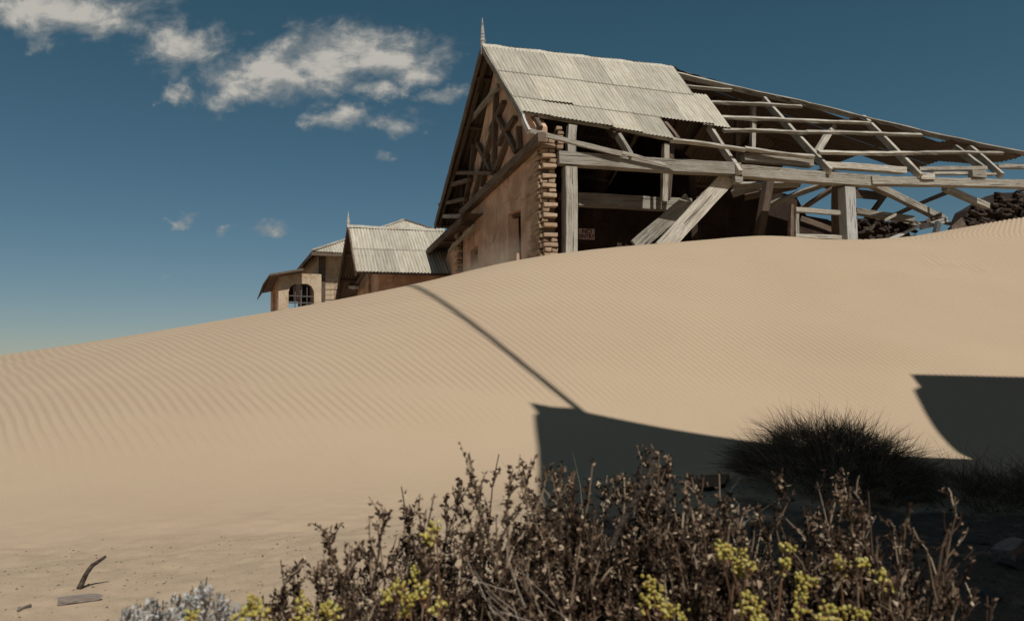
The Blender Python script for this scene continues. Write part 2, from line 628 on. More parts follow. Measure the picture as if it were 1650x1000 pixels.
def make_dune():
    tin = np.linspace(-.80, .80, 1080)
    tout = np.array([-4, -2.5, -1.7, -1.3, -1.1, -1.0, -.93, -.87, -.83])
    ts = np.concatenate([tout, tin, -tout[::-1]])
    ys = [0.9]
    while ys[-1] < 13.6:
        y = ys[-1]
        ys.append(y + (0.014 + 0.0012 * max(0, y - 4)))
    ys += list(np.linspace(13.8, 17, 30)) + list(np.linspace(17.5, 26, 18)) + [30, 36, 44, 60]
    ys = np.array([-9, -5, -3, -1.5, -.5, 0, .3, .6] + ys)
    T, Y = np.meshgrid(ts, ys)
    X = T * (np.maximum(Y, 0) + 1.6)
    Z = ground_z(X, Y)
    u = dune_u(X, Y)
    # wind ripples: crests run down the slope to the right, steeper towards the right
    wx = vnoise(X * .25 + 11, Y * .25 + 4) - .5
    wy = vnoise(X * .8 + 5, Y * .8 + 31) - .5
    wz = vnoise(X * 3.0 + 55, Y * 2.2 + 3) - .5
    q = .52 * sstep(X, -1, 9.5)
    nx_, ny_ = .77 + .12 * sstep(X, -1, 9.5), .63 - q
    ph = (nx_ * X + ny_ * (Y - 11) + .20 * wx + .045 * wy + .016 * wz) / .084
    w = 2 * np.pi * ph
    w2 = 2 * np.pi * ((nx_ * X + ny_ * (Y - 11)) * .97 + .05 * X - .05 * Y + .22 * wx + .06 * wy) / .087
    mixr = sstep(vnoise(X * .45 + 71, Y * .45 + 13), .35, .7)
    r = (1 - .55 * mixr) * (np.sin(w) + .28 * np.sin(2 * w + .9)) + .75 * mixr * np.sin(w2)
    lo = sstep(u, .20 + .09 * wx, .48 + .12 * wy)
    amp = .0060 * lo * (.35 + 1.1 * vnoise(X * .7, Y * .7 + 50)) * (1 - sstep(u, 1.05, 1.3))
    amp *= .85 + .6 * sstep(X, 0, 4)
    Z = Z + amp * r
    # fainter cross-ripples of blown sand
    Z = Z + .0012 * lo * np.sin(2 * np.pi * (X * .3 + Y * .9 + .3 * wy) / .31)
    # scuffed patch near the crest on the right
    sc = np.exp(-(((X - 7.4) / .55) ** 2 + ((Y - 12.4) / .35) ** 2))
    Z = Z + sc * .035 * (vnoise(X * 7, Y * 5) - .5)
    ny, nx = X.shape
    vs = np.stack([X, Y, Z], -1).reshape(-1, 3)
    i = np.arange(ny * nx).reshape(ny, nx)
    q4 = np.stack([i[:-1, :-1], i[:-1, 1:], i[1:, 1:], i[1:, :-1]], -1).reshape(-1, 4)
    me = bpy.data.meshes.new('sand_dune')
    me.vertices.add(len(vs))
    me.vertices.foreach_set('co', vs.ravel())
    me.loops.add(q4.size)
    me.loops.foreach_set('vertex_index', q4.ravel().astype(np.int32))
    me.polygons.add(len(q4))
    me.polygons.foreach_set('loop_start', np.arange(0, q4.size, 4, dtype=np.int32))
    me.polygons.foreach_set('use_smooth', np.ones(len(q4), bool))
    me.update(calc_edges=True)
    a = me.attributes.new('ripple', 'FLOAT', 'POINT')
    a.data.foreach_set('value', np.clip(lo * (.5 - .5 * r), 0, 1).ravel().astype(np.float32))
    a = me.attributes.new('gravel', 'FLOAT', 'POINT')
    a.data.foreach_set('value', gravel_mask(X, Y).ravel().astype(np.float32))
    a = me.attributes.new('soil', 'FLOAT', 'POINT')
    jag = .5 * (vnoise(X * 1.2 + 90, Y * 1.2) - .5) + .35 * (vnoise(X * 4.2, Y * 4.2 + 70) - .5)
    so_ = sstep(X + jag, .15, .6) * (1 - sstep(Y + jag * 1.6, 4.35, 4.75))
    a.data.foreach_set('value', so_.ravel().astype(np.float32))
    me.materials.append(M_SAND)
    o = bpy.data.objects.new('sand_dune', me)
    place(o)
    tag(o, 'large rippled sand dune rising to the half buried houses', None, None, 'structure')


make_dune()
o = mesh('ground', [(-3000, -3000, -.25), (3000, -3000, -.25), (3000, 3000, -.25), (-3000, 3000, -.25)], [(0, 1, 2, 3)], M_SAND)
tag(o, 'flat desert ground reaching to the horizon', None, None, 'structure')


def ghit(px, py):
    """world point of the sand under a photo point"""
    d = pray(px, py)
    t = np.linspace(.8, 20, 3000)
    P = np.array(CAM)[None] + np.array(d)[None] * t[:, None]
    i = int(np.argmax(P[:, 2] < ground_z(P[:, 0], P[:, 1])))
    return Vector(P[i])


def at_depth(px, py, y):
    d = pray(px, py)
    return CAM + d * (y / d.y)


# ------------------------------------------------------------------ the house that throws the foreground shadow (stands right of the camera)
def make_shadow_house():
    h = Vector((sh.x, sh.y, 0))
    U = Vector((-sh.y, sh.x, 0))
    CPL = 0.7
    te = math.tan(SUN_EL)

    def uv(px, py):
        P = ghit(px, py)
        s = CPL - P.dot(h)
        return (P.dot(U), P.z + s * te)
    low = [uv(*p) for p in [(880, 900), (875, 830), (868, 755), (866, 720), (860, 669), (869, 662), (853, 648), (890, 655), (925, 657), (940, 663), (1060, 687), (1180, 706), (1320, 722), (1440, 735), (1565, 739)]]
    tall = [uv(*p) for p in [(1545, 730), (1510, 695), (1485, 655), (1472, 628), (1482, 622), (1467, 603), (1560, 605), (1650, 607)]]
    u0 = low[0][0]
    ue = tall[-1][0]
    sl_ = (tall[-1][1] - tall[-3][1]) / (tall[-1][0] - tall[-3][0])
    poly = [(u0 + .35, -.3), (u0 + .35, low[0][1] - 1.0)] + low + tall + [(ue + 4, tall[-1][1] + 4 * sl_), (ue + 4, -.3)]
    poly = poly[::-1]
    c = uv(967, 688)
    hole = [(c[0] + .10 * math.cos(t), c[1] + .045 * math.sin(t)) for t in [i * math.pi / 4 for i in range(8)]]
    E = empty('neighbouring_house', h * CPL + U * u0, 'plastered ruin right of the view, throwing the big foreground shadow', 'house')
    prism('wall', poly, [hole], U, (0, 0, 1), h * (CPL + .35), .35, M_PLASTER, E)
    # old pole, its bend shaped so that its shadow on the dune runs straight
    pts = [uv(*p) for p in [(940, 663), (905, 635), (870, 607), (835, 579), (800, 551), (765, 524), (735, 502), (705, 481)]]
    pts = [(pts[0][0] + .02, pts[0][1] - .7)] + pts
    for _ in range(3):
        pts.append((pts[-1][0] + (pts[-1][0] - pts[-2][0]) * .8, pts[-1][1] + (pts[-1][1] - pts[-2][1]) * .8))
    vs, fs = [], []
    for (pu, pv) in pts:
        c = h * (CPL + .1) + U * pu + Vector((0, 0, pv))
        for k in range(8):
            t = k * math.pi / 4
            vs.append(c + U * (.038 * math.cos(t)) + h * (.038 * math.sin(t)))
    for i in range(len(pts) - 1):
        for k in range(8):
            p, q = i * 8 + k, i * 8 + (k + 1) % 8
            fs.append((p, q, q + 8, p + 8))
    mesh('pole', vs, fs, M_WOOD, E, None, True)


make_shadow_house()

# ------------------------------------------------------------------ main ruin: local frame a (along the ridge), b (along the gable), z
AZ = rad(-17.1)
hb = Vector((math.sin(AZ), math.cos(AZ), 0))
ha = Vector((math.cos(AZ), -math.sin(AZ), 0))
hz = Vector((0, 0, 1))
HC = at_depth(872, 222, 12.5)
RB, RZ = 2.62, 2.77
TANN = (RZ - .03) / (RB + .16)
FARB, FARZ = 8.0, .09


def L(a, b, z):
    return HC + ha * a + hb * b + hz * z


def onpl(px, py, P, n):
    d = pray(px, py)
    return CAM + d * ((P - CAM).dot(n) / d.dot(n))


def PB(px, py, b):
    return onpl(px, py, L(0, b, 0), hb)


def PA(px, py, a):
    return onpl(px, py, L(a, 0, 0), ha)


nN = (hz - hb * TANN).normalized()                       # near slope
nFar = (hz + hb * ((RZ - FARZ) / (FARB - RB))).normalized()
RIDGE0 = L(0, RB, RZ)
HSL = (2.77 - .67) / 7.6
nHip = (hz + ha * HSL).normalized()


def PN(px, py, off=0.0):
    return onpl(px, py, RIDGE0 + nN * off, nN)


def loc(P):
    v = P - HC
    return v.dot(ha), v.dot(hb), v.z


HOUSE = empty('ruined_house', L(0, 0, -2.4), 'large half buried ruin with stripped rafters and corrugated iron on its gable roof', 'house')


def corr_sheet(name, p0, p1, s0, s1, to_world, parent, mat, pitch=.078, amp=.0095, lift=0.0, tilt=.006, nseg=2, bend=0.0):
    """corrugated sheet: across coordinate p0..p1, along s0(p)..s1(p); to_world(p, s, height)"""
    n = max(2, int(round((p1 - p0) / pitch * 6)))
    vs, fs = [], []
    c0 = to_world((p0 + p1) / 2, s0((p0 + p1) / 2), 0)
    for i in range(n + 1):
        t = i / n
        p = p0 + (p1 - p0) * t
        hgt = amp * math.cos(2 * math.pi * p / pitch) + lift + tilt * t
        a, b = s0(p), s1(p)
        for k in range(nseg + 1):
            s = a + (b - a) * k / nseg
            vs.append(to_world(p, s, hgt + bend * (k / nseg) ** 2 * (.4 + .6 * t)))
    # local axes: X across, Y along the slope, so that the rust streaks run down the sheet
    ex = (to_world(p1, s0((p0 + p1) / 2), 0) - to_world(p0, s0((p0 + p1) / 2), 0)).normalized()
    pm = (p0 + p1) / 2
    ey = to_world(pm, s0(pm) + 1, 0) - to_world(pm, s0(pm), 0)
    ez = ex.cross(ey).normalized()
    ey = ez.cross(ex)
    M = Matrix(((ex.x, ey.x, ez.x, c0.x), (ex.y, ey.y, ez.y, c0.y), (ex.z, ey.z, ez.z, c0.z), (0, 0, 0, 1)))
    Mi = M.inverted()
    vs = [Mi @ v for v in vs]
    for i in range(n):
        for k in range(nseg):
            a = i * (nseg + 1) + k
            fs.append((a, a + nseg + 1, a + nseg + 2, a + 1))
    o = mesh(name, vs, fs, mat, parent, M, smooth=True)
    at = o.data.attributes.new('valley', 'FLOAT', 'POINT')
    val = []
    for i in range(n + 1):
        c = .5 - .5 * math.cos(2 * math.pi * (p0 + (p1 - p0) * i / n) / pitch)
        if i <= 1 or i >= n - 1:
            c = 1.0
        val += [c] * (nseg + 1)
    at.data.foreach_set('value', val)
    return o


def near_w(p, b, h):      # p = a along the ridge, b level on the near slope, h above it; the free right end has crept down-left
    sk = -.18 * max(0, (p + .28)) / 4.4 * (RB - b)
    return RIDGE0 + ha * (p + sk) + hb * (b - RB) + hz * ((b - RB) * TANN) + nN * (h + .035)


e1 = lambda p: 1.67 - .035 * (p + .3)
e2 = lambda p: .84 - .080 * (p + .3)
e3 = lambda p: .43 - .150 * (p + .3)
SW = .624
for k in range(7):
    a0 = -.28 + k * SW
    j = RNG.uniform(-.012, .012)
    corr_sheet('roof_sheet', a0 - .02, a0 + SW + .03, lambda p: RB + .02, lambda p: e1(p) - .02 + j, near_w, HOUSE, M_IRON, lift=.022)
for k in range(8):
    a0 = -.28 + k * SW - (.25 if k == 7 else 0)
    j = RNG.uniform(-.012, .012)
    corr_sheet('roof_sheet', a0 - .02, a0 + SW + .03, lambda p: e1(p) + .06, lambda p: e2(p) - .02 + j, near_w, HOUSE, M_IRON, lift=.010, bend=RNG.choice([0, 0, .012, .03]))
for k in range(5):
    a0 = -.28 + k * SW
    j = RNG.uniform(-.015, .015)
    corr_sheet('roof_sheet', a0 - .02, a0 + SW + .03, lambda p: e2(p) + .06, lambda p: e3(p) - .02 + j, near_w, HOUSE, M_IRON, lift=-.002, bend=RNG.choice([0, .015, .03, -.015]))
# ridge capping
vs, fs = [], []
for i in range(15):
    p = -.33 + i * 4.45 / 14
    for (db, dz) in ((-.13, -.13 * TANN + .075), (-.05, .055), (0, .075), (.05, .05), (.16, -.02)):
        vs.append(RIDGE0 + ha * p + hb * db + hz * (dz + .012 * math.sin(i * 2.1)))
for i in range(14):
    for k in range(4):
        a = i * 5 + k
        fs.append((a, a + 5, a + 6, a + 1))
mesh('ridge_capping', vs, fs, M_IRON, HOUSE, smooth=True)


# far slope, seen from below through the bare rafters
def far_w(p, b, h):
    return RIDGE0 + ha * p + hb * (b - RB) - hz * ((b - RB) * (RZ - FARZ) / (FARB - RB)) + nFar * h


rows = [2.60, 4.0, 5.4, 6.75, 8.02]
for r in range(4):
    for k in range(13):
        a0 = -.30 + k * .7
        g0 = lambda p: max(rows[r] - .05, RB + (p - 4.1) * .443 - .08)      # the hip cuts the far slope off
        if g0(a0 + .37) > rows[r + 1] - .1:
            continue
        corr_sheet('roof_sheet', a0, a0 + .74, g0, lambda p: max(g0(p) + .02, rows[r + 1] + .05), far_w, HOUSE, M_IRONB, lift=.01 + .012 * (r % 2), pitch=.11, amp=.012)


# hip end
def bhip(a):       # near hip line on the near slope
    return spl(np.array([a]), [4.1, 6.88, 9.24, 10.87, 12.2], [2.62, 1.63, .95, .56, .36])[0]


def ahip_of(b):
    bs = np.array([.30, .56, .95, 1.63, 2.62])
    as_ = np.array([12.4, 10.87, 9.24, 6.88, 4.1])
    return float(np.interp(b, bs, as_))


def hip_z(a, b):
    an = ahip_of(min(max(b, .30), 2.62))
    zn = RZ + (min(b, 2.62) - RB) * TANN
    # plane falling along a from the near hip line
    return zn - max(0, a - an) * .22


def hip_w(p, s, h):
    return L(s, p, hip_z(s, p)) + hz * h


HIPSKIP = {(2, 7), (3, 5), (3, 6)}
arow = [4.0, 6.0, 8.0, 10.0, 11.6]
for r in range(4):
    for k in range(9):
        b0 = .45 + k * .62
        if (r, k) in HIPSKIP:
            continue
        f0 = lambda p: max(arow[r] - .05, ahip_of(min(p, 2.62)) - .05) if p < 2.62 else max(arow[r] - .05, 4.1 + (p - 2.62) * 1.9)
        if f0(b0) > arow[r + 1] or f0(b0 + .6) > arow[r + 1] + 1.0:
            continue
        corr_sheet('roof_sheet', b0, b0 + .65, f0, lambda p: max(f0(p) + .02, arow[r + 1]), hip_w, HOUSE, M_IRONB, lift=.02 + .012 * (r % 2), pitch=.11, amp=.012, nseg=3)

# --- timbers of the roof
T = lambda name, P, Q, w, h, up=hz, mat=None, **k: timber(name, P, Q, w, h, HOUSE, up, mat, **k)
T('ridge_board', L(-.25, RB, RZ - .10), L(4.15, RB, RZ - .10), .05, .16, mat=M_WOODB)
hp = [(1083, 119), (1200, 146), (1300, 168), (1400, 193), (1480, 212), (1570, 232), (1660, 250)]
for p, q in zip(hp[:-1], hp[1:]):
    T('hip_rafter', PN(*p, -.02), PN(*q, -.02), .07, .11, up=nN)
PUR = [[(1085, 138), (1178, 145)], [(1110, 163), (1292, 172)], [(1120, 188), (1402, 198)], [(1165, 210), (1300, 213), (1484, 217)],
       [(1080, 226), (1200, 240), (1312, 253)], [(1318, 246), (1470, 247), (1615, 246)]]
for pts in PUR:
    for p, q in zip(pts[:-1], pts[1:]):
        T('purlin', PN(*p, -.01), PN(*q, -.01), .075, .06, up=nN, rough=.018)
for b in (2.2, 1.62, 1.2, .78):
    T('purlin', L(-.25, b, RZ + (b - RB) * TANN - .01), L(4.0, b, RZ + (b - RB) * TANN - .01), .07, .05, up=nN, mat=M_WOODB)
T('purlin', near_w(-.3, .45, -.06), near_w(1.3, .27, -.06), .07, .06, up=nN, sag=.01)
T('purlin', near_w(1.3, .27, -.06), near_w(3.0, .0, -.06), .07, .06, up=nN, sag=.015)
RAF = [((1143, 205), (1191, 279), -.16), ((1230, 160), (1337, 277), -.16), ((1390, 190), (1483, 284), -.16), ((1560, 236), (1614, 283), -.14), ((1538, 238), (1585, 272), .1)]
for p, q, b in RAF:
    T('rafter', PN(*p, -.06), PB(*q, b), .075, .13, up=nN)
T('broken_rafter', PN(996, 219, -.08), PB(1019, 257, -.14), .075, .13, up=nN, broken=(0, .12))
for a in (.05, 1.45, 2.75):
    T('rafter', L(a, RB - .05, RZ - .16), L(a, .15, .20), .07, .12, up=nN, mat=M_WOODB)
for a in (-.2, 1.2, 2.6, 4.0, 5.6, 7.2):
    z1 = RZ - (7.8 - RB) * (RZ - FARZ) / (FARB - RB)
    bt = RB + .05 if a < 4.1 else RB + .05 + (a - 4.1) * .33
    zt = RZ - (bt - RB) * (RZ - FARZ) / (FARB - RB)
    T('rafter', L(a, bt, zt - .12), L(a, 7.8, z1 - .12), .07, .12, up=nFar, mat=M_WOODB)
for b in (3.3, 4.6, 5.9, 7.2, 7.9):
    z = RZ - (b - RB) * (RZ - FARZ) / (FARB - RB) - .04
    T('purlin', L(-.3, b, z), L(8.3, b, z), .08, .07, up=nFar, mat=M_WOODB)
# eave purlin plank with its broken end, gutter bracket
T('eave_plank', PB(846, 209, -.16), PB(1004, 249, -.16), .04, .085, broken=(0, .05))
T('eave_plank', PB(1003, 246, -.19), PB(1090, 270, -.14), .03, .05, broken=(0, .35))
T('bargeboard', PA(777, 77, -.31), PA(843, 192, -.31), .03, .11, up=nN)
T('bargeboard', PA(842, 188, -.335), PA(852, 213, -.335), .04, .10, up=nN, mat=M_WOODP)
T('bargeboard', PA(777, 77, -.31), PA(701, 366, -.31), .035, .16, up=nFar, mat=M_WOODB)
# main eave beam in three lengths, with plates on top
T('eave_beam', PB(898, 256, 0), PB(1190, 274, 0), .2, .225)
T('eave_beam', PB(1190.5, 277, .01), PB(1412, 293, .01), .2, .22)
T('eave_beam', PB(1400, 291, -.03), PB(1665, 298, -.03), .19, .16)
T('wall_plate', PB(1196, 254, .02), PB(1307, 264, .02), .16, .13)
T('wall_plate', PB(1325, 266, .02), PB(1456, 275, .02), .16, .12)
T('wall_plate', PB(1478, 273, .05), PB(1586, 271, .05), .14, .075)
T('wall_plate', PB(1604, 269, .05), PB(1665, 268, .05), .14, .08)
T('wall_plate', PB(1500, 279, .0), PB(1602, 281, .0), .12, .045)
T('bracket_block', PB(1480, 284, -.10), PB(1503, 285, -.10), .12, .13)
T('bracket_block', PB(1563, 280, -.10), PB(1586, 281, -.10), .12, .15)
T('bracket_block', PB(1181, 290, -.06), PB(1193, 291, -.06), .16, .11)
# posts
up_ = -hb
T('post', PB(917, 270, .04), L(.46, .04, -2.6), .21, .23, up=up_)
T('post_top', PB(921, 203, .10), PB(919, 246, .10), .15, .13, up=up_)
T('post', PB(1364, 303, .04), PB(1368, 410, .04), .24, .22, up=up_, mat=M_WOODP)
T('post_top', PB(1366, 288, .04), PB(1366, 304, .04), .15, .13, up=up_)
T('post', PB(1352, 300, .40), PB(1352, 400, .40), .2, .2, up=up_, mat=M_WOODB)
# inner plate and posts behind the veranda
T('inner_beam', PB(930, 322, 1.2), PB(1112, 331, 1.2), .16, .25)
T('inner_beam', PB(900, 316, 1.35), PB(1030, 320, 1.35), .10, .10, mat=M_WOODB)
T('inner_post', PB(1072, 232, .9), PB(1070, 325, .9), .11, .12, up=up_)
T('inner_post', PB(1082, 232, 1.0), PB(1074, 322, 1.0), .10, .12, up=up_, mat=M_WOODB)
T('inner_post', PB(1100, 150, 1.6), PB(1084, 240, 1.3), .09, .09, up=up_, mat=M_WOODB)
T('king_post', PB(1214, 170, 2.4), PB(1212, 245, 2.4), .10, .10, up=up_)
T('king_post', PB(1188, 190, 3.0), PB(1187, 262, 3.0), .12, .12, up=up_, mat=M_WOODB)
T('strut', PB(1343, 202, 2.0), PB(1312, 252, 1.6), .12, .13, up=up_)
T('strut', PB(1500, 232, 2.2), PB(1560, 258, 2.2), .09, .10, mat=M_WOODB)
T('inner_post', PB(1240, 285, .9), PB(1219, 395, .9), .16, .17, up=up_, mat=M_WOODB)
for i, (p, q) in enumerate([((1180, 300), (1290, 296)), ((1200, 318), (1285, 299)), ((1240, 330), (1330, 296)), ((1290, 338), (1352, 297)), ((1180, 312), (1225, 300))]):
    T('ceiling_board', PB(*p, 1.5 + .15 * i), PB(*q, 1.1 + .1 * i), .05, .16, up=up_ + hz * .6, mat=M_WOODB if i % 2 else M_WOOD)
# window frame beside the pale post
T('window_rail', PB(1281, 338, .12), PB(1361, 343, .12), .08, .09)
T('window_rail', PB(1281, 380, .12), PB(1357, 383, .12), .08, .08)
T('window_stile', PB(1283, 334, .14), PB(1284, 392, .14), .07, .07, up=up_)
T('window_stile', PB(1274, 330, .2), PB(1275, 394, .2), .07, .09, up=up_, mat=M_WOODB)


# --- walls
def gable_wall():
    zr = lambda b: (RZ + (b - RB) * TANN - .16) if b < RB else (RZ - (b - RB) * (RZ - FARZ) / (FARB - RB) - .14)
    def g(px, py):
        a, b, z = loc(PA(px, py, 0))
        return (b, z)
    out = [(.28, -2.9), (9.2, -2.9), (9.2, -1.15), (6.3, -.25), (5.94, -.12), (5.94, .05), (4.15, 1.22), (3.3, 2.0), (RB, RZ - .17), (.28, zr(.28))]
    def rect(p0, p1, p2, p3):
        return [g(*p) for p in (p0, p1, p2, p3)]
    w1 = rect((818, 345), (839, 337), (840, 425), (820, 428))
    w2 = rect((758, 404), (770, 394), (770, 440), (758, 444))
    # outline in (-b, z) so the face looks towards -a
    fl = lambda lp: [(-p[0], p[1]) for p in lp]
    o = prism('gable_wall', fl(out)[::-1], [fl(w1), fl(w2)], -hb, hz, HC + ha * .0, .22, M_PLASTER, HOUSE)
    for w, nm in ((w1, 'window'), (w2, 'window')):
        (b0, z0), (b1, z1) = w[0], w[2]
        b0, b1 = min(b0, b1), max(b0, b1)
        z0, z1 = min(p[1] for p in w), max(p[1] for p in w)
        P = lambda b, z: L(.14, b, z)
        fr = timber(nm, P(b0 + .06, z0), P(b0 + .06, z1), .06, .07, HOUSE, (0, 1, 0), M_WOODB)
        timber('mullion', P((b0 + b1) / 2 - .1, z0), P((b0 + b1) / 2 - .1, z1 - .1), .05, .06, fr, (0, 1, 0), M_WOODB)
        timber('lintel', P(b0, z1 - .05), P(b1, z1 - .05), .07, .08, fr, (0, 0, 1), M_WOODB)
    return o


gable_wall()
G = lambda p, q, w, h, name='gable_strut', mat=None, off=-.06: timber(name, PA(*p, off), PA(*q, off), w, h, HOUSE, ha, mat or M_WOODB)
timber('tie_beam', PA(873, 221, -.08), PA(744, 345, -.08), .16, .15, HOUSE, ha, M_WOODB)
for p, q in [((799, 150), (795, 279)), ((803, 190), (832, 245)), ((835, 205), (837, 240)), ((818, 222), (799, 275)), ((770, 232), (791, 275)),
             ((795, 205), (763, 318)), ((812, 165), (790, 210)), ((830, 190), (803, 232)), ((756, 300), (764, 232)), ((749, 330), (758, 280)), ((777, 300), (786, 250))]:
    G(p, q, .10, .09)
G((757, 196), (803, 138), .09, .07, 'gable_brace', M_WOOD, -.12)
G((736, 279), (794, 279), .08, .08, 'gable_collar', None, -.14)
G((709, 348), (746, 349), .10, .10, 'outrigger', M_WOOD, -.16)
G((720, 300), (757, 290), .09, .09, 'outrigger', None, -.18)
G((708, 330), (750, 320), .08, .08, 'outrigger', None, -.18)
# finial
vs, fs = [], []
fb = L(-.3, RB, RZ - .02)
for (z, r) in [(-.15, .05), (.12, .05), (.14, .062), (.17, .062), (.19, .048), (.40, .034), (.62, .012), (.66, .004)]:
    for k in range(8):
        t = k * math.pi / 4
        vs.append((r * math.cos(t), r * math.sin(t), z))
for i in range(7):
    for k in range(8):
        a, b = i * 8 + k, i * 8 + (k + 1) % 8
        fs.append((a, b, b + 8, a + 8))
fs.append(tuple(range(56, 64)))
mesh('finial', vs, fs, M_WOODP, HOUSE, Matrix.Translation(fb))
# veranda back wall (sign wall), main back wall, right end stub
a1, _, z1 = loc(PB(1075, 330, 2.3))
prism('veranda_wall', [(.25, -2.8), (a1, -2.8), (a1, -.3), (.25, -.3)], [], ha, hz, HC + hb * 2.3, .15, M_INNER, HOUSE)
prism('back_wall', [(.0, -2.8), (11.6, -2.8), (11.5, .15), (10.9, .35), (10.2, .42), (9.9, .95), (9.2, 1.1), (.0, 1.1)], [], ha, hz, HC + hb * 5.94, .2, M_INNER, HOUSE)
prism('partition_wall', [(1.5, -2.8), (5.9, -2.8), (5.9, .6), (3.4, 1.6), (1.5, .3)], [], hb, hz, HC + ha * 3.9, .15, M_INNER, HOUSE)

# --- brick corner pier: each brick its own piece
BR = [bevel_box_mesh('brick', .245, .115, .066, M_BRICK, .009, .008, s) for s in range(5)]
BH = [bevel_box_mesh('brick', .112, .115, .062, M_BRICK, .011, .009, s + 9) for s in range(4)]
BD = [bevel_box_mesh('brick', .22, .12, .062, M_BRICK_SHADED, .010, .006, s + 20) for s in range(4)]
pier_core = prism('brick_pier', [(.05, -2.8), (.24, -2.8), (.24, -.02), (.05, .0)], [], ha, hz, HC + hb * .085, .6, M_MORTAR, HOUSE)


def brick(me, a, b, z, rz, parent, tum=.03):
    M = Matrix.Translation(L(a, b, z)) @ Matrix.Rotation(rz - AZ * 1.0, 4, 'Z') @ Matrix.Rotation(RNG.uniform(-tum, tum), 4, 'Y') @ Matrix.Rotation(RNG.uniform(-tum, tum) * (tum > .1), 4, 'X')
    share('brick', me, parent, M)


zc = -2.38
c = 0
while zc < .16:
    jz = RNG.uniform(-.004, .004)
    if zc > .0:
        w = .9 - (zc / .16) * .5
    else:
        w = 1.0
    if c % 2 == 0:
        if RNG.random() < w:
            brick(RNG.choice(BR), .135 + RNG.uniform(-.012, .012), .055 + RNG.uniform(-.025, .025), zc + jz, RNG.uniform(-.03, .03), pier_core)
        sb = [.235, .49, .735]
    else:
        for xx in (.065, .205):
            if RNG.random() < w * .78:
                brick(RNG.choice(BH), xx + RNG.uniform(-.012, .012), .085 + RNG.uniform(-.04, .045), zc + jz, RNG.uniform(-.16, .16), pier_core)
        sb = [.11 + .18, .54, .785]
    for k, bb in enumerate(sb):
        if zc > -.02 and k > 0:
            continue
        if k == 2 and RNG.random() < .5:
            continue
        brick(RNG.choice(BR), .045 + RNG.uniform(-.008, .008) - (.012 if k == 0 else 0), bb, zc + jz, math.pi / 2 + RNG.uniform(-.02, .02), pier_core)
    zc += .0865
    c += 1
# broken brick stub standing on the beam
stub = prism('pier_stub', [(.30, -.16), (.42, -.16), (.40, .22), (.31, .20)], [], ha, hz, HC + hb * .1, .12, M_MORTAR, HOUSE)
for k in range(5):
    brick(RNG.choice(BH), .36 + RNG.uniform(-.02, .02), .07, -.13 + k * .085, RNG.uniform(-.15, .15), stub)
# brick end of the far lean-to wall
edge = prism('lean_to_wall', [(-6.45, -2.9), (-6.02, -2.9), (-6.02, -.35), (-6.45, -.5)], [], -hb, hz, HC - ha * .03, .08, M_MORTAR, HOUSE)
for c in range(22):
    zz = -2.3 + c * .0865
    brick(RNG.choice(BR), -.05 + RNG.uniform(-.01, .01), 6.12 + (.06 if c % 2 else 0), zz, math.pi / 2, edge)
    if c % 2:
        brick(RNG.choice(BH), -.05, 6.36, zz, math.pi / 2, edge)
# lean-to roof on the far side
nL0, nL1 = PA(746, 346, -.45), PA(679, 411, -.45)
ldir = nL1 - nL0
for k in range(4):
    corr_sheet('lean_to_sheet', k * .65, k * .65 + .7, lambda p: -.02, lambda p: 1.05, lambda p, s, h: nL0 + ha * p + ldir * s + hz * h, HOUSE, M_IRONB, lift=.02)
for s in (.15, .5, .85):
    T('lean_to_purlin', nL0 + ldir * s - hz * .06, nL0 + ldir * s + ha * 2.4 - hz * .06, .07, .08, mat=M_WOODB)
T('lean_to_rafter', nL0 - hz * .09, nL1 - hz * .09, .06, .12, mat=M_WOODB)
T('lean_to_rafter', nL0 - hz * .13 + ha * .25 - hz * .1, nL0 + ldir * .5 + ha * .25 - hz * .35, .06, .08, mat=M_WOOD)

# ruined brick wall heap at the right end
heap = prism('ruined_brick_wall', [loc(PB(*p, 3.2))[::2] for p in [(1545, 400), (1556, 352), (1562, 338), (1590, 322), (1612, 310), (1700, 308), (1700, 400)]][::-1], [], ha, hz, HC + hb * 3.25, .4, M_BRICK_SHADED, HOUSE)
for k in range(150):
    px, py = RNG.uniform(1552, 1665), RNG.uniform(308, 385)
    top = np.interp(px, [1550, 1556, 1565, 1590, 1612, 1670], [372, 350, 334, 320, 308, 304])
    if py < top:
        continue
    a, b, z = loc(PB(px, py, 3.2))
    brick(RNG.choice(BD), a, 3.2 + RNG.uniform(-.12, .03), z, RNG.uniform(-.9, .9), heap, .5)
heap2 = prism('ruined_brick_wall', [loc(PB(*p, 2.4))[::2] for p in [(1376, 400), (1376, 352), (1420, 350), (1440, 358), (1465, 362), (1475, 400)]][::-1], [], ha, hz, HC + hb * 2.45, .3, M_BRICK_SHADED, HOUSE)
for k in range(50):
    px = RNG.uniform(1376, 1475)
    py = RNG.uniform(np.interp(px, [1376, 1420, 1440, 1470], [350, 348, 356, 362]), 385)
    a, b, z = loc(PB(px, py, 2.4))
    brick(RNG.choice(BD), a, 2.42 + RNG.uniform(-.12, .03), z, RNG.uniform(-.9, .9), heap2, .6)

# --- loose fallen timbers, each a thing of its own
def loose(name, P, Q, w, h, label, up=up_, mat=None, cat='plank', group=None, **k):
    return tag(timber(name, P, Q, w, h, None, up, mat, **k), label, cat, group)


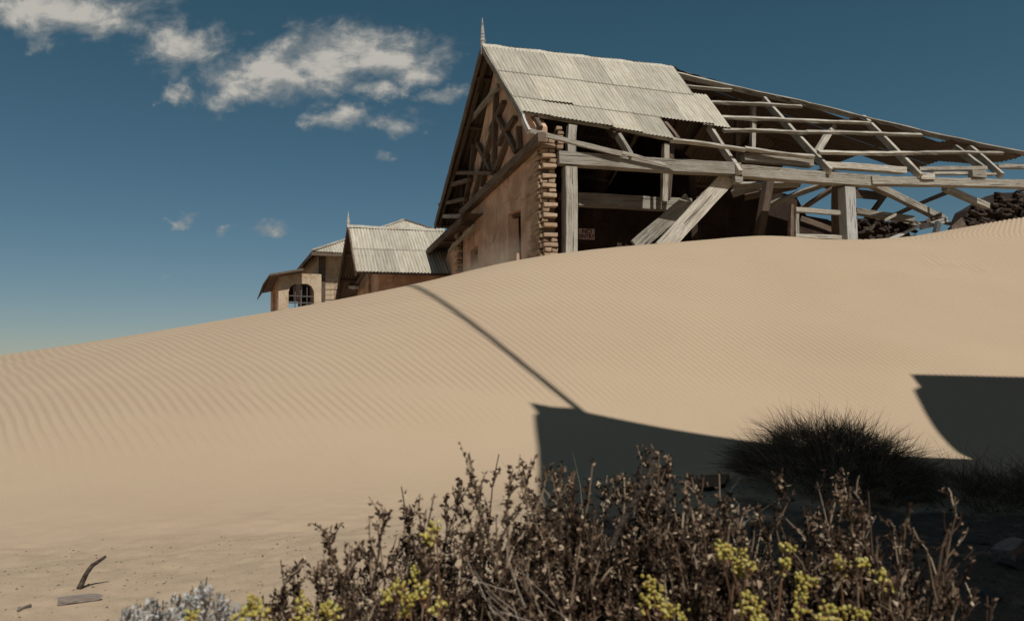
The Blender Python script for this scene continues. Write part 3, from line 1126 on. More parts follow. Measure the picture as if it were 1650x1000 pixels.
loose('fallen_plank', PB(1172, 286, .16), PB(1066, 402, -.05), .30, .07, 'widest grey plank leaning from the eave beam down into the sand')
loose('fallen_plank', PB(1110, 322, .65), PB(1024, 398, .45), .27, .06, 'shorter grey plank leaning against the inner beam left of the widest leaning plank')
loose('fallen_plank', PB(1126, 323, .5), PB(1163, 297, .8), .16, .05, 'short board end poking out behind the widest leaning plank')
loose('fallen_beam', PB(1405, 298, 1.2), PB(1519, 352, 1.6), .14, .15, 'long pale beam slanting down under the eave beam right of the pale post', cat='beam')
loose('fallen_beam', PB(1522, 303, 1.4), PB(1590, 332, 1.8), .13, .14, 'pale beam slanting down onto the dark brick heap at the right edge', cat='beam')
loose('fallen_beam', PB(1436, 348, 2.4), PB(1536, 306, 2.0), .09, .10, 'thin dark beam crossing behind the long slanting pale beam', mat=M_WOODB, cat='beam')
loose('fallen_beam', PB(1378, 340, 1.9), PB(1470, 354, 1.6), .13, .16, 'low nearly level pale beam right behind the pale post', cat='beam')
loose('fallen_beam', PB(1395, 354, 2.9), PB(1432, 307, 2.6), .10, .10, 'short dark beam standing aslant behind the low level beam', mat=M_WOODB, cat='beam')
loose('fallen_board', PB(1376, 312, 2.1), PB(1424, 316, 2.4), .20, .04, 'dark broken board hanging in the gap right of the pale post', mat=M_WOODB, cat='board', broken=(.1, .15))
loose('fallen_board', PB(1434, 385, .5), PB(1482, 364, .8), .06, .03, 'thin white board rising out of the sand below the long slanting beam', mat=M_WOODP, cat='board')
loose('fallen_board', PB(1482, 366, .9), PB(1526, 354, 1.1), .12, .05, 'white painted board lying on the debris beside the blue white stump', mat=M_WOODP, cat='board')
loose('broken_stump', PB(1506, 384, .9), PB(1512, 356, .9), .10, .10, 'short blue white stump standing in the debris before the brick heap', mat=flat_mat('chalky_paint', (.55, .57, .58)), cat='stump', broken=(0, .08))
loose('fallen_board', PB(1390, 388, .3), PB(1452, 384, .5), .09, .03, 'low board lying flush on the sand right of the pale post', up=hz, cat='board')
loose('fallen_board', PB(1532, 374, 1.2), PB(1552, 357, 1.3), .20, .05, 'tilted brown board at the left foot of the dark brick heap', mat=M_WOODB, cat='board')
loose('fallen_board', PB(1290, 352, 1.6), PB(1345, 372, 1.4), .12, .04, 'dark board lying aslant behind the empty window frame', mat=M_WOODB, cat='board')

# small splintered boards in the debris
for k in range(11):
    px, py = RNG.uniform(1385, 1545), RNG.uniform(352, 382)
    an = RNG.uniform(-.5, .5)
    ln = RNG.uniform(14, 34)
    bq = RNG.uniform(.8, 2.2)
    loose('splintered_board', PB(px, py, bq), PB(px + ln * math.cos(an), py - ln * math.sin(an), bq + RNG.uniform(-.2, .2)), RNG.uniform(.05, .12), RNG.uniform(.02, .04),
          'small splintered board in the debris between the pale post and the brick heap', mat=RNG.choice([M_WOOD, M_WOODB, M_WOODB]), cat='board', group='splintered boards in the debris', broken=(.06, .1))

# --- the sign
sa, sb_, sz = loc(PB(945.5, 377, 2.27))
SIGN = empty('warning_sign', L(sa, 2.27, sz - .13), 'faded white sign with dark red lettering behind the left post', 'sign')
SM = Matrix(((ha.x, hz.x, -hb.x, 0), (ha.y, hz.y, -hb.y, 0), (ha.z, hz.z, -hb.z, 0), (0, 0, 0, 1)))
SMo = Matrix.Translation(L(sa, 2.27, sz)) @ SM @ Matrix.Diagonal((1.06, 1.06, 1, 1))
sw, shh = .165, .108
pm = bevel_box_mesh('panel', sw * 2, shh * 2, .012, M_SIGN, 0, .003)
share('panel', pm, SIGN, SMo)


def text_mesh(txt, size, x, y, parent, M, mat, sx=1.0):
    cu = bpy.data.curves.new('lettering', 'FONT')
    cu.body = txt
    cu.size = size
    cu.align_x = 'CENTER'
    cu.align_y = 'CENTER'
    cu.extrude = .001
    cu.offset = .004
    ob = bpy.data.objects.new('tmp', cu)
    COL.objects.link(ob)
    bpy.context.view_layer.update()
    me = bpy.data.meshes.new_from_object(ob)
    bpy.data.objects.remove(ob)
    me.name = 'lettering'
    me.materials.clear()
    me.materials.append(mat)
    share('lettering', me, parent, M @ Matrix.Translation((x, y, .0095)) @ Matrix.Diagonal((sx, 1, 1, 1)))


text_mesh('NO', .125, 0, .047, SIGN, SMo, M_SIGNRED, 1.05)
text_mesh('ENTRY', .112, 0, -.052, SIGN, SMo, M_SIGNRED, .92)

# --- sand blowing over the crest at the foot of the gable
def blown_sand():
    m = bpy.data.materials.new('blown_sand')
    m.use_nodes = True
    t = m.node_tree
    t.nodes.remove(t.nodes['Principled BSDF'])
    g = NT(t)
    pv = g.n('ShaderNodeVolumePrincipled')
    pv.inputs['Color'].default_value = (.85, .66, .46, 1)
    tc = g.n('ShaderNodeTexCoord')
    v = tc.outputs['Object']
    ln = g.n('ShaderNodeVectorMath', operation='LENGTH')
    g.l(v, ln.inputs[0])
    fall = g.smooth(ln.outputs['Value'], 1.0, .15)
    nz = g.noise(g.map(v, (1.5, 1.5, 1.0)), 1.6, 3, .6)
    g.l(g.m('MULTIPLY', g.m('MULTIPLY', fall, g.smooth(nz, .3, .7)), BLOWN), pv.inputs['Density'])
    g.l(pv.outputs[0], t.nodes['Material Output'].inputs['Volume'])
    bm = bmesh.new()
    bmesh.ops.create_icosphere(bm, subdivisions=3, radius=1)
    me = bpy.data.meshes.new('blown_sand')
    bm.to_mesh(me)
    bm.free()
    me.materials.append(m)
    c = PA(790, 432, -.55)
    M = Matrix.Translation(c) @ Matrix.Rotation(-AZ, 4, 'Z') @ Matrix.Diagonal((.5, 2.6, .55, 1))
    o = share('blown_sand', me, None, M)
    tag(o, 'thin veil of sand blowing along the foot of the gable wall', None, None, 'stuff')


BLOWN = .9
blown_sand()

# ------------------------------------------------------------------ small gabled porch house behind the crest
def make_porch_house():
    S0 = at_depth(567, 366, 21.0)
    def LS(a, b, z):
        return S0 + ha * a + hb * b + hz * z
    def ls(P):
        v = P - S0
        return v.dot(ha), v.dot(hb), v.z
    def pa(px, py, a=0.0):
        return onpl(px, py, LS(a, 0, 0), ha)
    def pb(px, py, b):
        return onpl(px, py, LS(0, b, 0), hb)
    E_ = empty('small_house', LS(0, 0, -3.2), 'small house with steep pale corrugated iron gable roof and spike, left of the big ruin', 'house')
    _, bn, zn = ls(pa(580, 438))
    _, bf, zf = ls(pa(545, 486))
    tn = -zn / -bn
    tf = zf / bf
    a1 = ls(pb(712, 373, 0))[0]
    nw = lambda p, s, h: LS(p, bn * s, zn * s + h)
    fw = lambda p, s, h: LS(p, bf * s, zf * s + h)
    ncol = 5
    w = (a1 + .1) / ncol
    for k in range(ncol):
        x0 = -.1 + k * w
        corr_sheet('roof_sheet', x0 - .02, x0 + w + .03, lambda p: -.01, lambda p: .53, nw, E_, M_IRON, lift=.03, pitch=.088, amp=.014)
        corr_sheet('roof_sheet', x0 - .02, x0 + w + .03, lambda p: .49, lambda p: 1.0, nw, E_, M_IRON, lift=.012, pitch=.088, amp=.014)
        corr_sheet('roof_sheet', x0 - .02, x0 + w + .03, lambda p: -.01, lambda p: 1.0, fw, E_, M_IRONB, lift=.012, pitch=.088, amp=.014)
    vs, fs = [], []
    for i in range(9):
        p = -.14 + i * (a1 + .2) / 8
        for (db, dz) in ((bn * .06, zn * .06 + .06), (bn * .02, .055), (0, .065), (bf * .02, .05), (bf * .05, zf * .05 + .05)):
            vs.append(LS(p, db, dz + .01 * math.sin(i * 1.7)))
    for i in range(8):
        for k in range(4):
            q = i * 5 + k
            fs.append((q, q + 5, q + 6, q + 1))
    mesh('ridge_capping', vs, fs, M_IRON, E_, smooth=True)
    timber('bargeboard', LS(-.1, 0, -.03), LS(-.1, bn, zn - .03), .04, .14, E_, hz, M_WOODB)
    timber('bargeboard', LS(-.1, 0, -.03), LS(-.1, bf, zf - .03), .04, .2, E_, hz, M_WOODB)
    for s in (.3, .65, .97):
        timber('purlin', LS(-.08, bn * s, zn * s - .05), LS(a1, bn * s, zn * s - .05), .07, .07, E_, hz, M_WOODB)
        timber('purlin', LS(-.08, bf * s, zf * s - .05), LS(a1, bf * s, zf * s - .05), .07, .07, E_, hz, M_WOODB)
    timber('brace', pa(592, 432, .35), pa(568, 470, .35), .09, .09, E_, ha, M_WOODB)
    timber('brace', pa(560, 462, .3), pa(575, 463, .3), .10, .12, E_, ha, M_WOOD)
    timber('brace', pa(563, 425, .3), pa(570, 424, .3), .12, .14, E_, ha, M_WOODP)
    # walls: front set back under the eave, gable with a dark opening
    bw = bn + .60
    prism('front_wall', [(.55, zn - 2.4), (a1 + 1.0, zn - 2.4), (a1 + 1.0, zn + .1), (.55, zn + .1)], [], ha, hz, S0 + hb * bw, .2, M_PLASTER, E_)
    fl = lambda lp: [(-p[0], p[1]) for p in lp]
    out = [(bw + .21, zn - 2.4), (bw + .21, zn - .05), (0, -.25), (bf * .8, zf * .8 - .2), (bf * .8, zn - 2.4)]
    hole = [(.1, zn - 1.6), (.1, -.9), (.9, -.9), (.9, zn - 1.6)]
    prism('gable_wall', fl(out), [fl(hole)], -hb, hz, S0 + ha * .56, .2, M_PLASTER, E_)
    vs, fs = [], []
    prof = [(-.1, .05), (.12, .045), (.13, .055), (.15, .055), (.17, .042), (.32, .022), (.45, .004)]
    for (z, r) in prof:
        for k in range(8):
            t = k * math.pi / 4
            vs.append((r * math.cos(t), r * math.sin(t), z))
    for i in range(len(prof) - 1):
        for k in range(8):
            p, q = i * 8 + k, i * 8 + (k + 1) % 8
            fs.append((p, q, q + 8, p + 8))
    mesh('finial', vs, fs, M_WOODP, E_, Matrix.Translation(LS(-.1, 0, .0)))


make_porch_house()


# ------------------------------------------------------------------ far house with hipped roof and a bay with an arched window
def make_far_house():
    az = rad(-23)
    B = Vector((math.sin(az), math.cos(az), 0))
    A = Vector((math.cos(az), -math.sin(az), 0))
    O = at_depth(513, 410, 27.0)
    def LF(a, b, z):
        return O + A * a + B * b + hz * z
    def lf(P):
        v = P - O
        return v.dot(A), v.dot(B), v.z
    def pb(px, py, b):
        return onpl(px, py, LF(0, b, 0), B)
    E_ = empty('far_house', LF(0, 0, -3), 'distant cream house with hipped pale roof and a low bay at the left', 'house')
    # main block front wall with weatherboards in its lower part
    prism('front_wall', [(0, -3.2), (7, -3.2), (7, .12), (0, .12)], [], A, hz, O, .2, M_PLASTERL, E_)
    prism('side_wall', [(-6, -3.2), (-.22, -3.2), (-.22, .12), (-6, .12)], [], -B, hz, O + A * .01, .2, M_PLASTERL, E_)
    for k in range(8):
        z = -1.0 - k * .19
        timber('weatherboard', LF(.25, -.03, z), LF(6.9, -.03, z), .03, .17, E_, hz, M_PLASTERL, rough=.012)
    timber('corner_board', LF(.12, -.04, -3.0), LF(.12, -.04, .1), .07, .24, E_, A, M_WOODB)
    # hipped roof
    ov = .75
    apx = lf(pb(651, 355, 3.2))
    ea = lf(pb(503, 405, -ov))
    e0 = LF(ea[0], -ov, ea[2])
    zE = ea[2]
    ap = LF(apx[0], 3.2, apx[2])
    aR = apx[0] * 2 - ea[0]
    e1_ = LF(aR, -ov, zE)
    e2_ = LF(aR, 7.2, zE)
    e3_ = LF(ea[0], 7.2, zE - .0)
    def slope(c0, c1, top, name, mat, n):
        for k in range(n):
            t0, t1 = k / n, (k + 1) / n
            f = lambda p: 1 - abs(2 * p - 1) if True else 0
            # strips rise from the eave up to the hip
            def tw(p, s, h, c0=c0, c1=c1, top=top):
                base = c0.lerp(c1, p)
                mid = c0.lerp(c1, .5)
                m = 1 - abs(2 * p - 1)
                edge = c0.lerp(top, m) if p < .5 else c1.lerp(top, m)
                return base.lerp(edge, s) + hz * h
            corr_sheet(name, t0, t1, lambda p: 0.0, lambda p: 1.0, tw, E_, mat, pitch=.1 / (c1 - c0).length, amp=.014, lift=.01, tilt=.004, nseg=2)
    slope(e0, e1_, ap, 'roof_sheet', M_IRON, 12)
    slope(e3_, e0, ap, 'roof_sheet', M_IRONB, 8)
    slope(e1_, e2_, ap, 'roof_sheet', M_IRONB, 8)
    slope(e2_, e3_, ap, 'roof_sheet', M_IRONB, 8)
    dn = hz * .04
    timber('hip_cap', e0 + dn, ap + dn, .14, .05, E_, hz, M_WOOD)
    timber('hip_cap', e1_ + dn, ap + dn, .14, .05, E_, hz, M_WOODB)
    timber('fascia', e0 - dn * 2, e1_ - dn * 2, .05, .12, E_, hz, M_WOODB)
    timber('fascia', e0 - dn * 2, e3_ - dn * 2, .05, .14, E_, hz, M_WOODB)
    # bay
    bb = -.35
    x0, _, zt = lf(pb(449, 446, bb))
    _, _, zs = lf(pb(449, 500, bb))
    wl = lambda px, py: lf(pb(px, py, bb))[::2]
    arch = [wl(*p) for p in [(465, 500), (465, 470), (468, 461), (475, 457), (495, 457), (502, 461), (506, 469), (506, 500)]]
    prism('bay_wall', [(x0, zs - 1.2), (0.06, zs - 1.2), (0.06, zt + .15), (x0, zt + .15)], [[(p[0], p[1] if i not in (0, 7) else zs - .5) for i, p in enumerate(arch)]], A, hz, O + B * bb, .2, M_PLASTERL, E_)
    back = prism('bay_back_wall', [(x0, zs - 1.2), (x0 + .30, zs - 1.2), (x0 + .30, zs + .62), (x0 + 1.0, zs + .62), (x0 + 1.0, zs - 1.2), (0.0, zs - 1.2), (0, zt + .3), (x0, zt + .3)], [], A, hz, O + B * (bb + 2.6), .12, M_INNER, E_)
    sl = prism('bay_side_wall', [(-2.7, zs - 1.2), (.0, zs - 1.2), (.0, zt + .1), (-2.7, zt - .05)], [[(-1.9, zs - .6), (-.8, zs - .6), (-.8, zt - .35), (-1.9, zt - .35)]], -B, hz, O + A * (x0 - .01) + B * (bb + .21), .15, M_PLASTER, E_)
    win = timber('window', LF((arch[0][0] + arch[7][0]) / 2, bb + .1, zs - .5), LF((arch[0][0] + arch[7][0]) / 2, bb + .1, arch[3][1]), .05, .06, E_, B, M_GLASSFRAME)
    for t in (.27, .73):
        xx = arch[0][0] + (arch[7][0] - arch[0][0]) * t
        timber('glazing_bar', LF(xx, bb + .12, zs - .5), LF(xx, bb + .12, arch[3][1]), .03, .04, win, B, M_GLASSFRAME)
    for py in (476, 487):
        zz = wl(470, py)[1]
        timber('glazing_bar', LF(arch[0][0], bb + .12, zz), LF(arch[7][0], bb + .12, zz), .04, .04, win, hz, M_GLASSFRAME)
    # bay roof slab
    rp = [pb(435, 441, bb - .45), pb(489, 432, bb - .45)]
    q0, q1 = rp
    back_ = B * 3.0 - hz * .25
    vs = [q0, q1, q1 + back_, q0 + back_]
    vs = vs + [v - hz * .07 for v in vs]
    vs += []
    mesh('bay_roof', vs, [(0, 1, 2, 3), (7, 6, 5, 4), (0, 4, 5, 1), (1, 5, 6, 2), (2, 6, 7, 3), (3, 7, 4, 0)], M_IRONB, E_)
    q2 = onpl(424, 471, LF(lf(q0)[0] - .35, 0, 0), A)
    # left flap of the bay roof falling away
    vs = [q0 + A * -.004, q0 + back_ + A * -.004, q0 + back_ - A * .2 - hz * .3, q0 - A * .2 - hz * .3 + B * .25]
    vs = vs + [v - hz * .05 for v in vs]
    mesh('bay_roof', vs, [(0, 1, 2, 3), (7, 6, 5, 4), (0, 4, 5, 1), (1, 5, 6, 2), (2, 6, 7, 3), (3, 7, 4, 0)], M_IRONB, E_)


make_far_house()

# ------------------------------------------------------------------ plants
def leaf_mat(name, cols, rgh=0.8, trans=0.15):
    m, g, b = new_mat(name)
    geo = g.n('ShaderNodeNewGeometry')
    c = g.ramp(geo.outputs['Random Per Island'], cols)
    g.l(c, b.inputs['Base Color'])
    b.inputs['Roughness'].default_value = rgh
    b.inputs['Specular IOR Level'].default_value = 0.2
    return m


M_TWIG = leaf_mat('dry_twig', [(0, (.035, .018, .01)), (.5, (.09, .056, .034)), (.82, (.22, .155, .10)), (1, (.40, .31, .21))])
M_DLEAF = leaf_mat('dry_brown_leaf', [(0, (.018, .009, .005)), (.5, (.045, .026, .015)), (.75, (.14, .084, .05)), (.9, (.33, .23, .145)), (1, (.48, .375, .255))])
M_SUCC = leaf_mat('yellow_succulent_leaf', [(0, (.22, .16, .03)), (.4, (.42, .33, .075)), (.75, (.30, .26, .06)), (.92, (.50, .43, .16)), (1, (.34, .16, .04))], .45)
M_SILVER = leaf_mat('silver_leaf', [(0, (.16, .145, .125)), (.5, (.34, .33, .30)), (1, (.52, .51, .48))])
M_RUSSET = leaf_mat('russet_stem', [(0, (.09, .05, .03)), (1, (.2, .1, .05))])
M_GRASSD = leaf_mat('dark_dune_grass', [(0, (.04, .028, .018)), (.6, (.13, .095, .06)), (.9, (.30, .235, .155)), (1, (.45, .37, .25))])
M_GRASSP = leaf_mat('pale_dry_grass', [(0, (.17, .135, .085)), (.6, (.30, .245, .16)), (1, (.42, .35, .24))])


class Bag:
    def __init__(s):
        s.v, s.f = [], []

    def tube(s, pts, r0, r1, sides=5):
        n = len(pts)
        k0 = len(s.v)
        for i, p in enumerate(pts):
            d = (pts[min(i + 1, n - 1)] - pts[max(i - 1, 0)])
            d = d.normalized() if d.length > 1e-9 else Vector((0, 0, 1))
            x = d.cross(Vector((.31, .77, .55))).normalized()
            y = d.cross(x)
            r = r0 + (r1 - r0) * i / (n - 1)
            for k in range(sides):
                t = 6.2832 * k / sides
                s.v.append(p + x * (r * math.cos(t)) + y * (r * math.sin(t)))
        for i in range(n - 1):
            for k in range(sides):
                a, b = k0 + i * sides + k, k0 + i * sides + (k + 1) % sides
                s.f.append((a, b, b + sides, a + sides))
        s.f.append(tuple(k0 + (n - 1) * sides + k for k in range(sides)))

    def leaf(s, p, d, L_, w, nrm, curl=.3):
        side = d.cross(nrm)
        if side.length < 1e-6:
            return
        side = side.normalized() * w
        up = side.cross(d).normalized()
        k = len(s.v)
        s.v += [p, p + d * (L_ * .5) + side + up * (curl * L_ * .25), p + d * L_ + up * (-curl * L_ * .5), p + d * (L_ * .5) - side + up * (curl * L_ * .25)]
        s.f += [(k, k + 1, k + 2), (k, k + 2, k + 3)]

    def bead(s, c, d, L_, r):
        d = d.normalized()
        x = d.cross(Vector((.3, .5, .8))).normalized()
        y = d.cross(x)
        k0 = len(s.v)
        s.v.append(c)
        for (t, q) in ((.18, .62), (.5, 1.0), (.82, .75)):
            for k in range(6):
                a = 1.0472 * k
                s.v.append(c + d * (L_ * t) + (x * math.cos(a) + y * math.sin(a)) * (r * q))
        s.v.append(c + d * L_)
        for k in range(6):
            j = (k + 1) % 6
            s.f.append((k0, k0 + 1 + j, k0 + 1 + k))
            for i in range(2):
                a, b = k0 + 1 + i * 6 + k, k0 + 1 + i * 6 + j
                s.f.append((a, b, b + 6, a + 6))
            s.f.append((k0 + 13 + k, k0 + 13 + j, k0 + 19))

    def blade(s, p, d, L_, w, bend, side, n=4):
        k0 = len(s.v)
        q = p.copy()
        dd = d.copy()
        for i in range(n + 1):
            ww = w * (1 - i / n) ** .7 + .0002
            s.v += [q - side * ww, q + side * ww]
            dd = (dd + bend * (1.0 / n)).normalized()
            q = q + dd * (L_ / n)
        for i in range(n):
            a = k0 + 2 * i
            s.f.append((a, a + 1, a + 3, a + 2))

    def build(s, name, mat, parent, smooth=False):
        return mesh(name, s.v, s.f, mat, parent, None, smooth)


def rv(r, s=1.0):
    return Vector((r.uniform(-s, s), r.uniform(-s, s), r.uniform(-s, s)))


def walk(r, p, d, L_, n, wig, grav=0.0):
    pts = [p.copy()]
    d = d.normalized()
    for i in range(n):
        d = (d + rv(r, wig) + Vector((0, 0, grav))).normalized()
        p = p + d * (L_ / n)
        pts.append(p.copy())
    return pts


def shrub(label, tops, depth, seed, group='dry shrubs in the foreground', lean=0.0, dens=1.0, leafy=1.0, tw=1.0):
    """tops: photo points that stem tips should reach; roots stand on the sand below"""
    r = random.Random(seed)
    cx = sum(p[0] for p in tops) / len(tops)
    base = at_depth(cx, 900, depth)
    base.z = gz(base.x, base.y)
    E_ = empty('dry_shrub', base, label, 'shrub', group)
    st, lf = Bag(), Bag()
    def leaves(pts, n, size):
        for _ in range(n):
            i = r.random() * (len(pts) - 1)
            k = int(i)
            p = pts[k].lerp(pts[min(k + 1, len(pts) - 1)], i - k)
            d = (rv(r) + Vector((0, 0, .35))).normalized()
            s_ = size * r.uniform(.55, 1.35)
            lf.leaf(p + rv(r, .003), d, s_, s_ * r.uniform(.2, .42), rv(r), r.uniform(-.6, 1.0))
    for (px, py) in tops:
        tip = at_depth(px, py, depth + r.uniform(-.22, .22))
        hgt = tip.z - gz(tip.x, tip.y)
        root = Vector((tip.x * .82 + base.x * .18 + r.uniform(-.06, .06) + lean, tip.y + r.uniform(-.05, .05), 0))
        root.z = gz(root.x, root.y) - .02
        n = 9
        pts = []
        o1, o2 = rv(r, .045), rv(r, .02)
        for i in range(n + 1):
            t = i / n
            pts.append(root.lerp(tip, t) + o1 * math.sin(3.14 * t) + o2 * math.sin(7 * t + seed) * (1 - t * .4) + rv(r, .006) * (1 if 0 < i < n else 0))
        st.tube(pts, .0052 * tw, .0013 * tw)
        leaves(pts[2:], int(34 * dens * leafy), .0135)
        for _ in range(int(12 * dens)):
            k = r.randint(2, n - 1)
            d = (pts[min(k + 1, n)] - pts[k - 1]).normalized() * 1.1 + rv(r, .62) + Vector((0, 0, .15))
            tl = r.uniform(.05, .16) * (1.15 - .45 * k / n)
            # never poke far above the tip of its stem
            tl = min(tl, max(.03, (tip.z - pts[k].z) * .95 + .02))
            q = walk(r, pts[k], d, tl, 5, .28, .10)
            st.tube(q, .0024 * tw, .0009 * tw, 4)
            leaves(q, int(15 * leafy), .0125)
            if r.random() < .6:
                q2 = walk(r, q[r.randint(2, 4)], d + rv(r, .9), tl * .5, 4, .3, .08)
                st.tube(q2, .0016 * tw, .0008 * tw, 4)
                leaves(q2, int(8 * leafy), .0115)
    st.build('stems', M_TWIG, E_)
    lf.build('leaves', M_DLEAF, E_)
    return E_


def fill(tops, n, seed, low=(12, 150)):
    """extra lower tips between the listed ones"""
    r = random.Random(seed)
    out = list(tops)
    xs = [p[0] for p in tops]
    srt = sorted(tops)
    for _ in range(n):
        x = r.uniform(min(xs) - 15, max(xs) + 15)
        y = float(np.interp(x, [p[0] for p in srt], [p[1] for p in srt])) + r.uniform(*low)
        out.append((x, y))
    return out


shrub('leftmost low brown shrub with ragged spikes, beside the silver shrub', fill([(448, 900), (470, 920), (528, 860), (540, 850), (500, 915), (562, 872), (595, 880)], 35, 11, (50, 165)), 1.62, 11, dens=.8)
shrub('dry brown shrub with curled tips right of the leftmost low one', fill([(520, 905), (575, 890), (608, 838), (630, 820), (648, 782), (672, 800), (700, 795)], 35, 12, (55, 215)), 1.72, 12)
shrub('dry brown shrub with two tall bent twigs standing against the lit sand', fill([(762, 732), (800, 738), (742, 780), (720, 800), (780, 790), (690, 820), (822, 765)], 45, 13, (55, 245)), 1.70, 13, leafy=.9)
shrub('dense brown shrub in front of the left edge of the big shadow', fill([(838, 760), (860, 742), (885, 770), (905, 752), (930, 775), (952, 748), (975, 768)], 54, 14, (45, 255)), 1.78, 14)
shrub('tall dry brown shrub with one thick slanting stem before the shadow', fill([(1035, 735), (1050, 722), (1062, 730), (1015, 770), (1085, 745), (1000, 790), (1105, 775)], 54, 15, (45, 265)), 1.74, 15)
shrub('dense low brown shrub below the dark board in the shadow', fill([(1130, 775), (1155, 762), (1172, 790), (1110, 800), (1190, 810), (1215, 830), (1228, 845)], 51, 16, (42, 225)), 1.66, 16)
shrub('brown shrub with pale upright twigs below the grass mound', fill([(1262, 775), (1285, 815), (1245, 830), (1325, 800), (1305, 835), (1345, 768), (1360, 800)], 45, 17, (60, 225)), 1.70, 17, leafy=.8)
shrub('brown shrub with pale forked twigs at the right', fill([(1372, 800), (1398, 790), (1412, 830), (1440, 850), (1465, 830), (1480, 860)], 37, 18, (55, 195)), 1.62, 18, leafy=.7)
shrub('sparse rightmost shrub with long bare twigs reaching sideways', fill([(1538, 795), (1530, 840), (1500, 880), (1520, 920), (1570, 895), (1548, 950), (1600, 960)], 12, 19, (45, 135)), 1.58, 19, leafy=.35, dens=.5, lean=-.12, tw=1.2)
# the one thick slanting stem
s_ = [at_depth(px, py, 1.55) for (px, py) in [(985, 880), (1000, 845), (1018, 815), (1036, 785), (1050, 752), (1056, 728)]]
bg_ = Bag()
bg_.tube(s_, .0065, .0045, 7)
sh15 = [o for o in bpy.data.objects if o.get('label', '').startswith('tall dry brown shrub')][0]
bg_.build('thick_stem', M_DARKSTICK, sh15, True)


def succulent(label, spots, depth, seed):
    depth0 = depth = depth - .07
    r = random.Random(seed)
    p0 = at_depth(spots[0][0], spots[0][1], depth)
    E_ = empty('succulent_plant', Vector((p0.x, p0.y, gz(p0.x, p0.y))), label, 'succulent', 'yellow green succulents among the shrubs')
    bd, st = Bag(), Bag()
    for (px, py, rad_px) in spots:
        c = at_depth(px, py, depth + r.uniform(-.06, .06))
        depth = depth0
        R_ = rad_px * .72 / FPX * depth
        root = Vector((c.x + r.uniform(-.05, .05), c.y + r.uniform(.0, .08), gz(c.x, c.y) - .02))
        mid = root.lerp(c, .5) + rv(r, .03)
        st.tube([root, root.lerp(mid, .5) + rv(r, .01), mid, mid.lerp(c, .6) + rv(r, .012), c], .0022, .0014, 5)
        for _ in range(max(3, int(R_ * 120))):
            u = rv(r)
            tip = c + Vector((u.x * R_, u.y * R_, u.z * R_ * .6))
            fork = c + Vector((u.x * R_ * .3, u.y * R_ * .3, -R_ * .6 - .02))
            pts = [fork.lerp(tip, t) + Vector((math.sin(t * 3.1) * .008 * u.y, 0, math.sin(t * 3.1) * -.006)) for t in (0, .35, .7, 1)]
            st.tube(pts, .0016, .0011, 4)
            for k in range(r.randint(5, 10)):
                d = (rv(r) + Vector((0, -.15, .45))).normalized()
                bd.bead(tip + rv(r, .009) + Vector((0, 0, -.002 * k)), d, r.uniform(.007, .0125), r.uniform(.0026, .0042))
    st.build('stems', M_RUSSET, E_)
    bd.build('leaves', M_SUCC, E_, True)


succulent('largest yellow green succulent below the two tall bent twigs', [(640, 940, 22), (668, 930, 24), (690, 950, 20), (660, 965, 22), (625, 955, 12), (705, 975, 12)], 1.52, 31)
succulent('small yellow succulent tuft high in the shrub left of the tall bent twigs', [(702, 852, 9), (690, 862, 7)], 1.60, 32)
succulent('yellow succulent at the bottom edge right of the silver shrub', [(484, 975, 16), (500, 990, 20), (540, 985, 18), (525, 975, 10), (470, 995, 14)], 1.46, 33)
succulent('yellow succulent tucked into the right side of the silver shrub', [(408, 968, 13), (420, 985, 14), (392, 992, 12), (310, 990, 9)], 1.42, 34)
succulent('yellow succulent near the bottom below the thick slanting stem', [(1045, 938, 16), (1062, 958, 18), (1078, 975, 12), (1040, 965, 12), (1095, 985, 8)], 1.50, 35)
succulent('yellow and russet succulent under the low shrub by the dark board', [(1172, 885, 13), (1190, 892, 14), (1205, 905, 10), (1185, 915, 9), (1160, 880, 7)], 1.50, 36)
succulent('plump green spike succulent at the bottom edge below the grass mound', [(1212, 965, 14), (1208, 980, 15), (1222, 992, 16), (1232, 1000, 12)], 1.40, 37)
succulent('scattered yellow succulent below the pale upright twigs', [(1268, 878, 9), (1290, 925, 12), (1305, 930, 11), (1262, 905, 6), (1292, 955, 10)], 1.54, 38)
succulent('yellow succulent among the pale forked twigs', [(1352, 902, 12), (1372, 912, 13), (1385, 905, 8), (1345, 920, 8), (1420, 925, 6), (1425, 940, 5)], 1.56, 39)
succulent('low yellow succulent at the bottom right below the forked twigs', [(1345, 975, 11), (1390, 985, 12), (1330, 990, 9), (1290, 982, 9)], 1.46, 40)


def silver_shrub():
    r = random.Random(51)
    base = at_depth(300, 985, 1.5)
    base.z = gz(base.x, base.y)
    E_ = empty('silver_shrub', base, 'low silver leaved shrub at the bottom left edge', 'shrub')
    st, lf = Bag(), Bag()
    prof = ([185, 215, 260, 300, 325, 350, 390, 420, 440], [995, 968, 962, 955, 925, 955, 968, 985, 995])
    for _ in range(150):
        px = r.uniform(188, 432)
        top = float(np.interp(px, *prof))
        py = top + abs(r.gauss(0, 28))
        tip = at_depth(px, py, 1.48 + r.uniform(-.16, .14))
        root = Vector((tip.x + r.uniform(-.05, .05), tip.y + r.uniform(-.04, .04), 0))
        root.z = gz(root.x, root.y) - .02
        pts = [root.lerp(tip, t) + rv(r, .005) for t in (0, .3, .6, .85, 1)]
        st.tube(pts, .003, .0014, 4)
        for k in range(18):
            t = 1 - abs(r.gauss(0, .12))
            p = root.lerp(tip, max(.4, t)) + rv(r, .005)
            d = (rv(r) + Vector((0, -.1, .5))).normalized()
            s_ = r.uniform(.007, .014)
            lf.leaf(p, d, s_, s_ * .32, rv(r), .5)
    st.build('stems', M_TWIG, E_)
    lf.build('leaves', M_SILVER, E_)


silver_shrub()


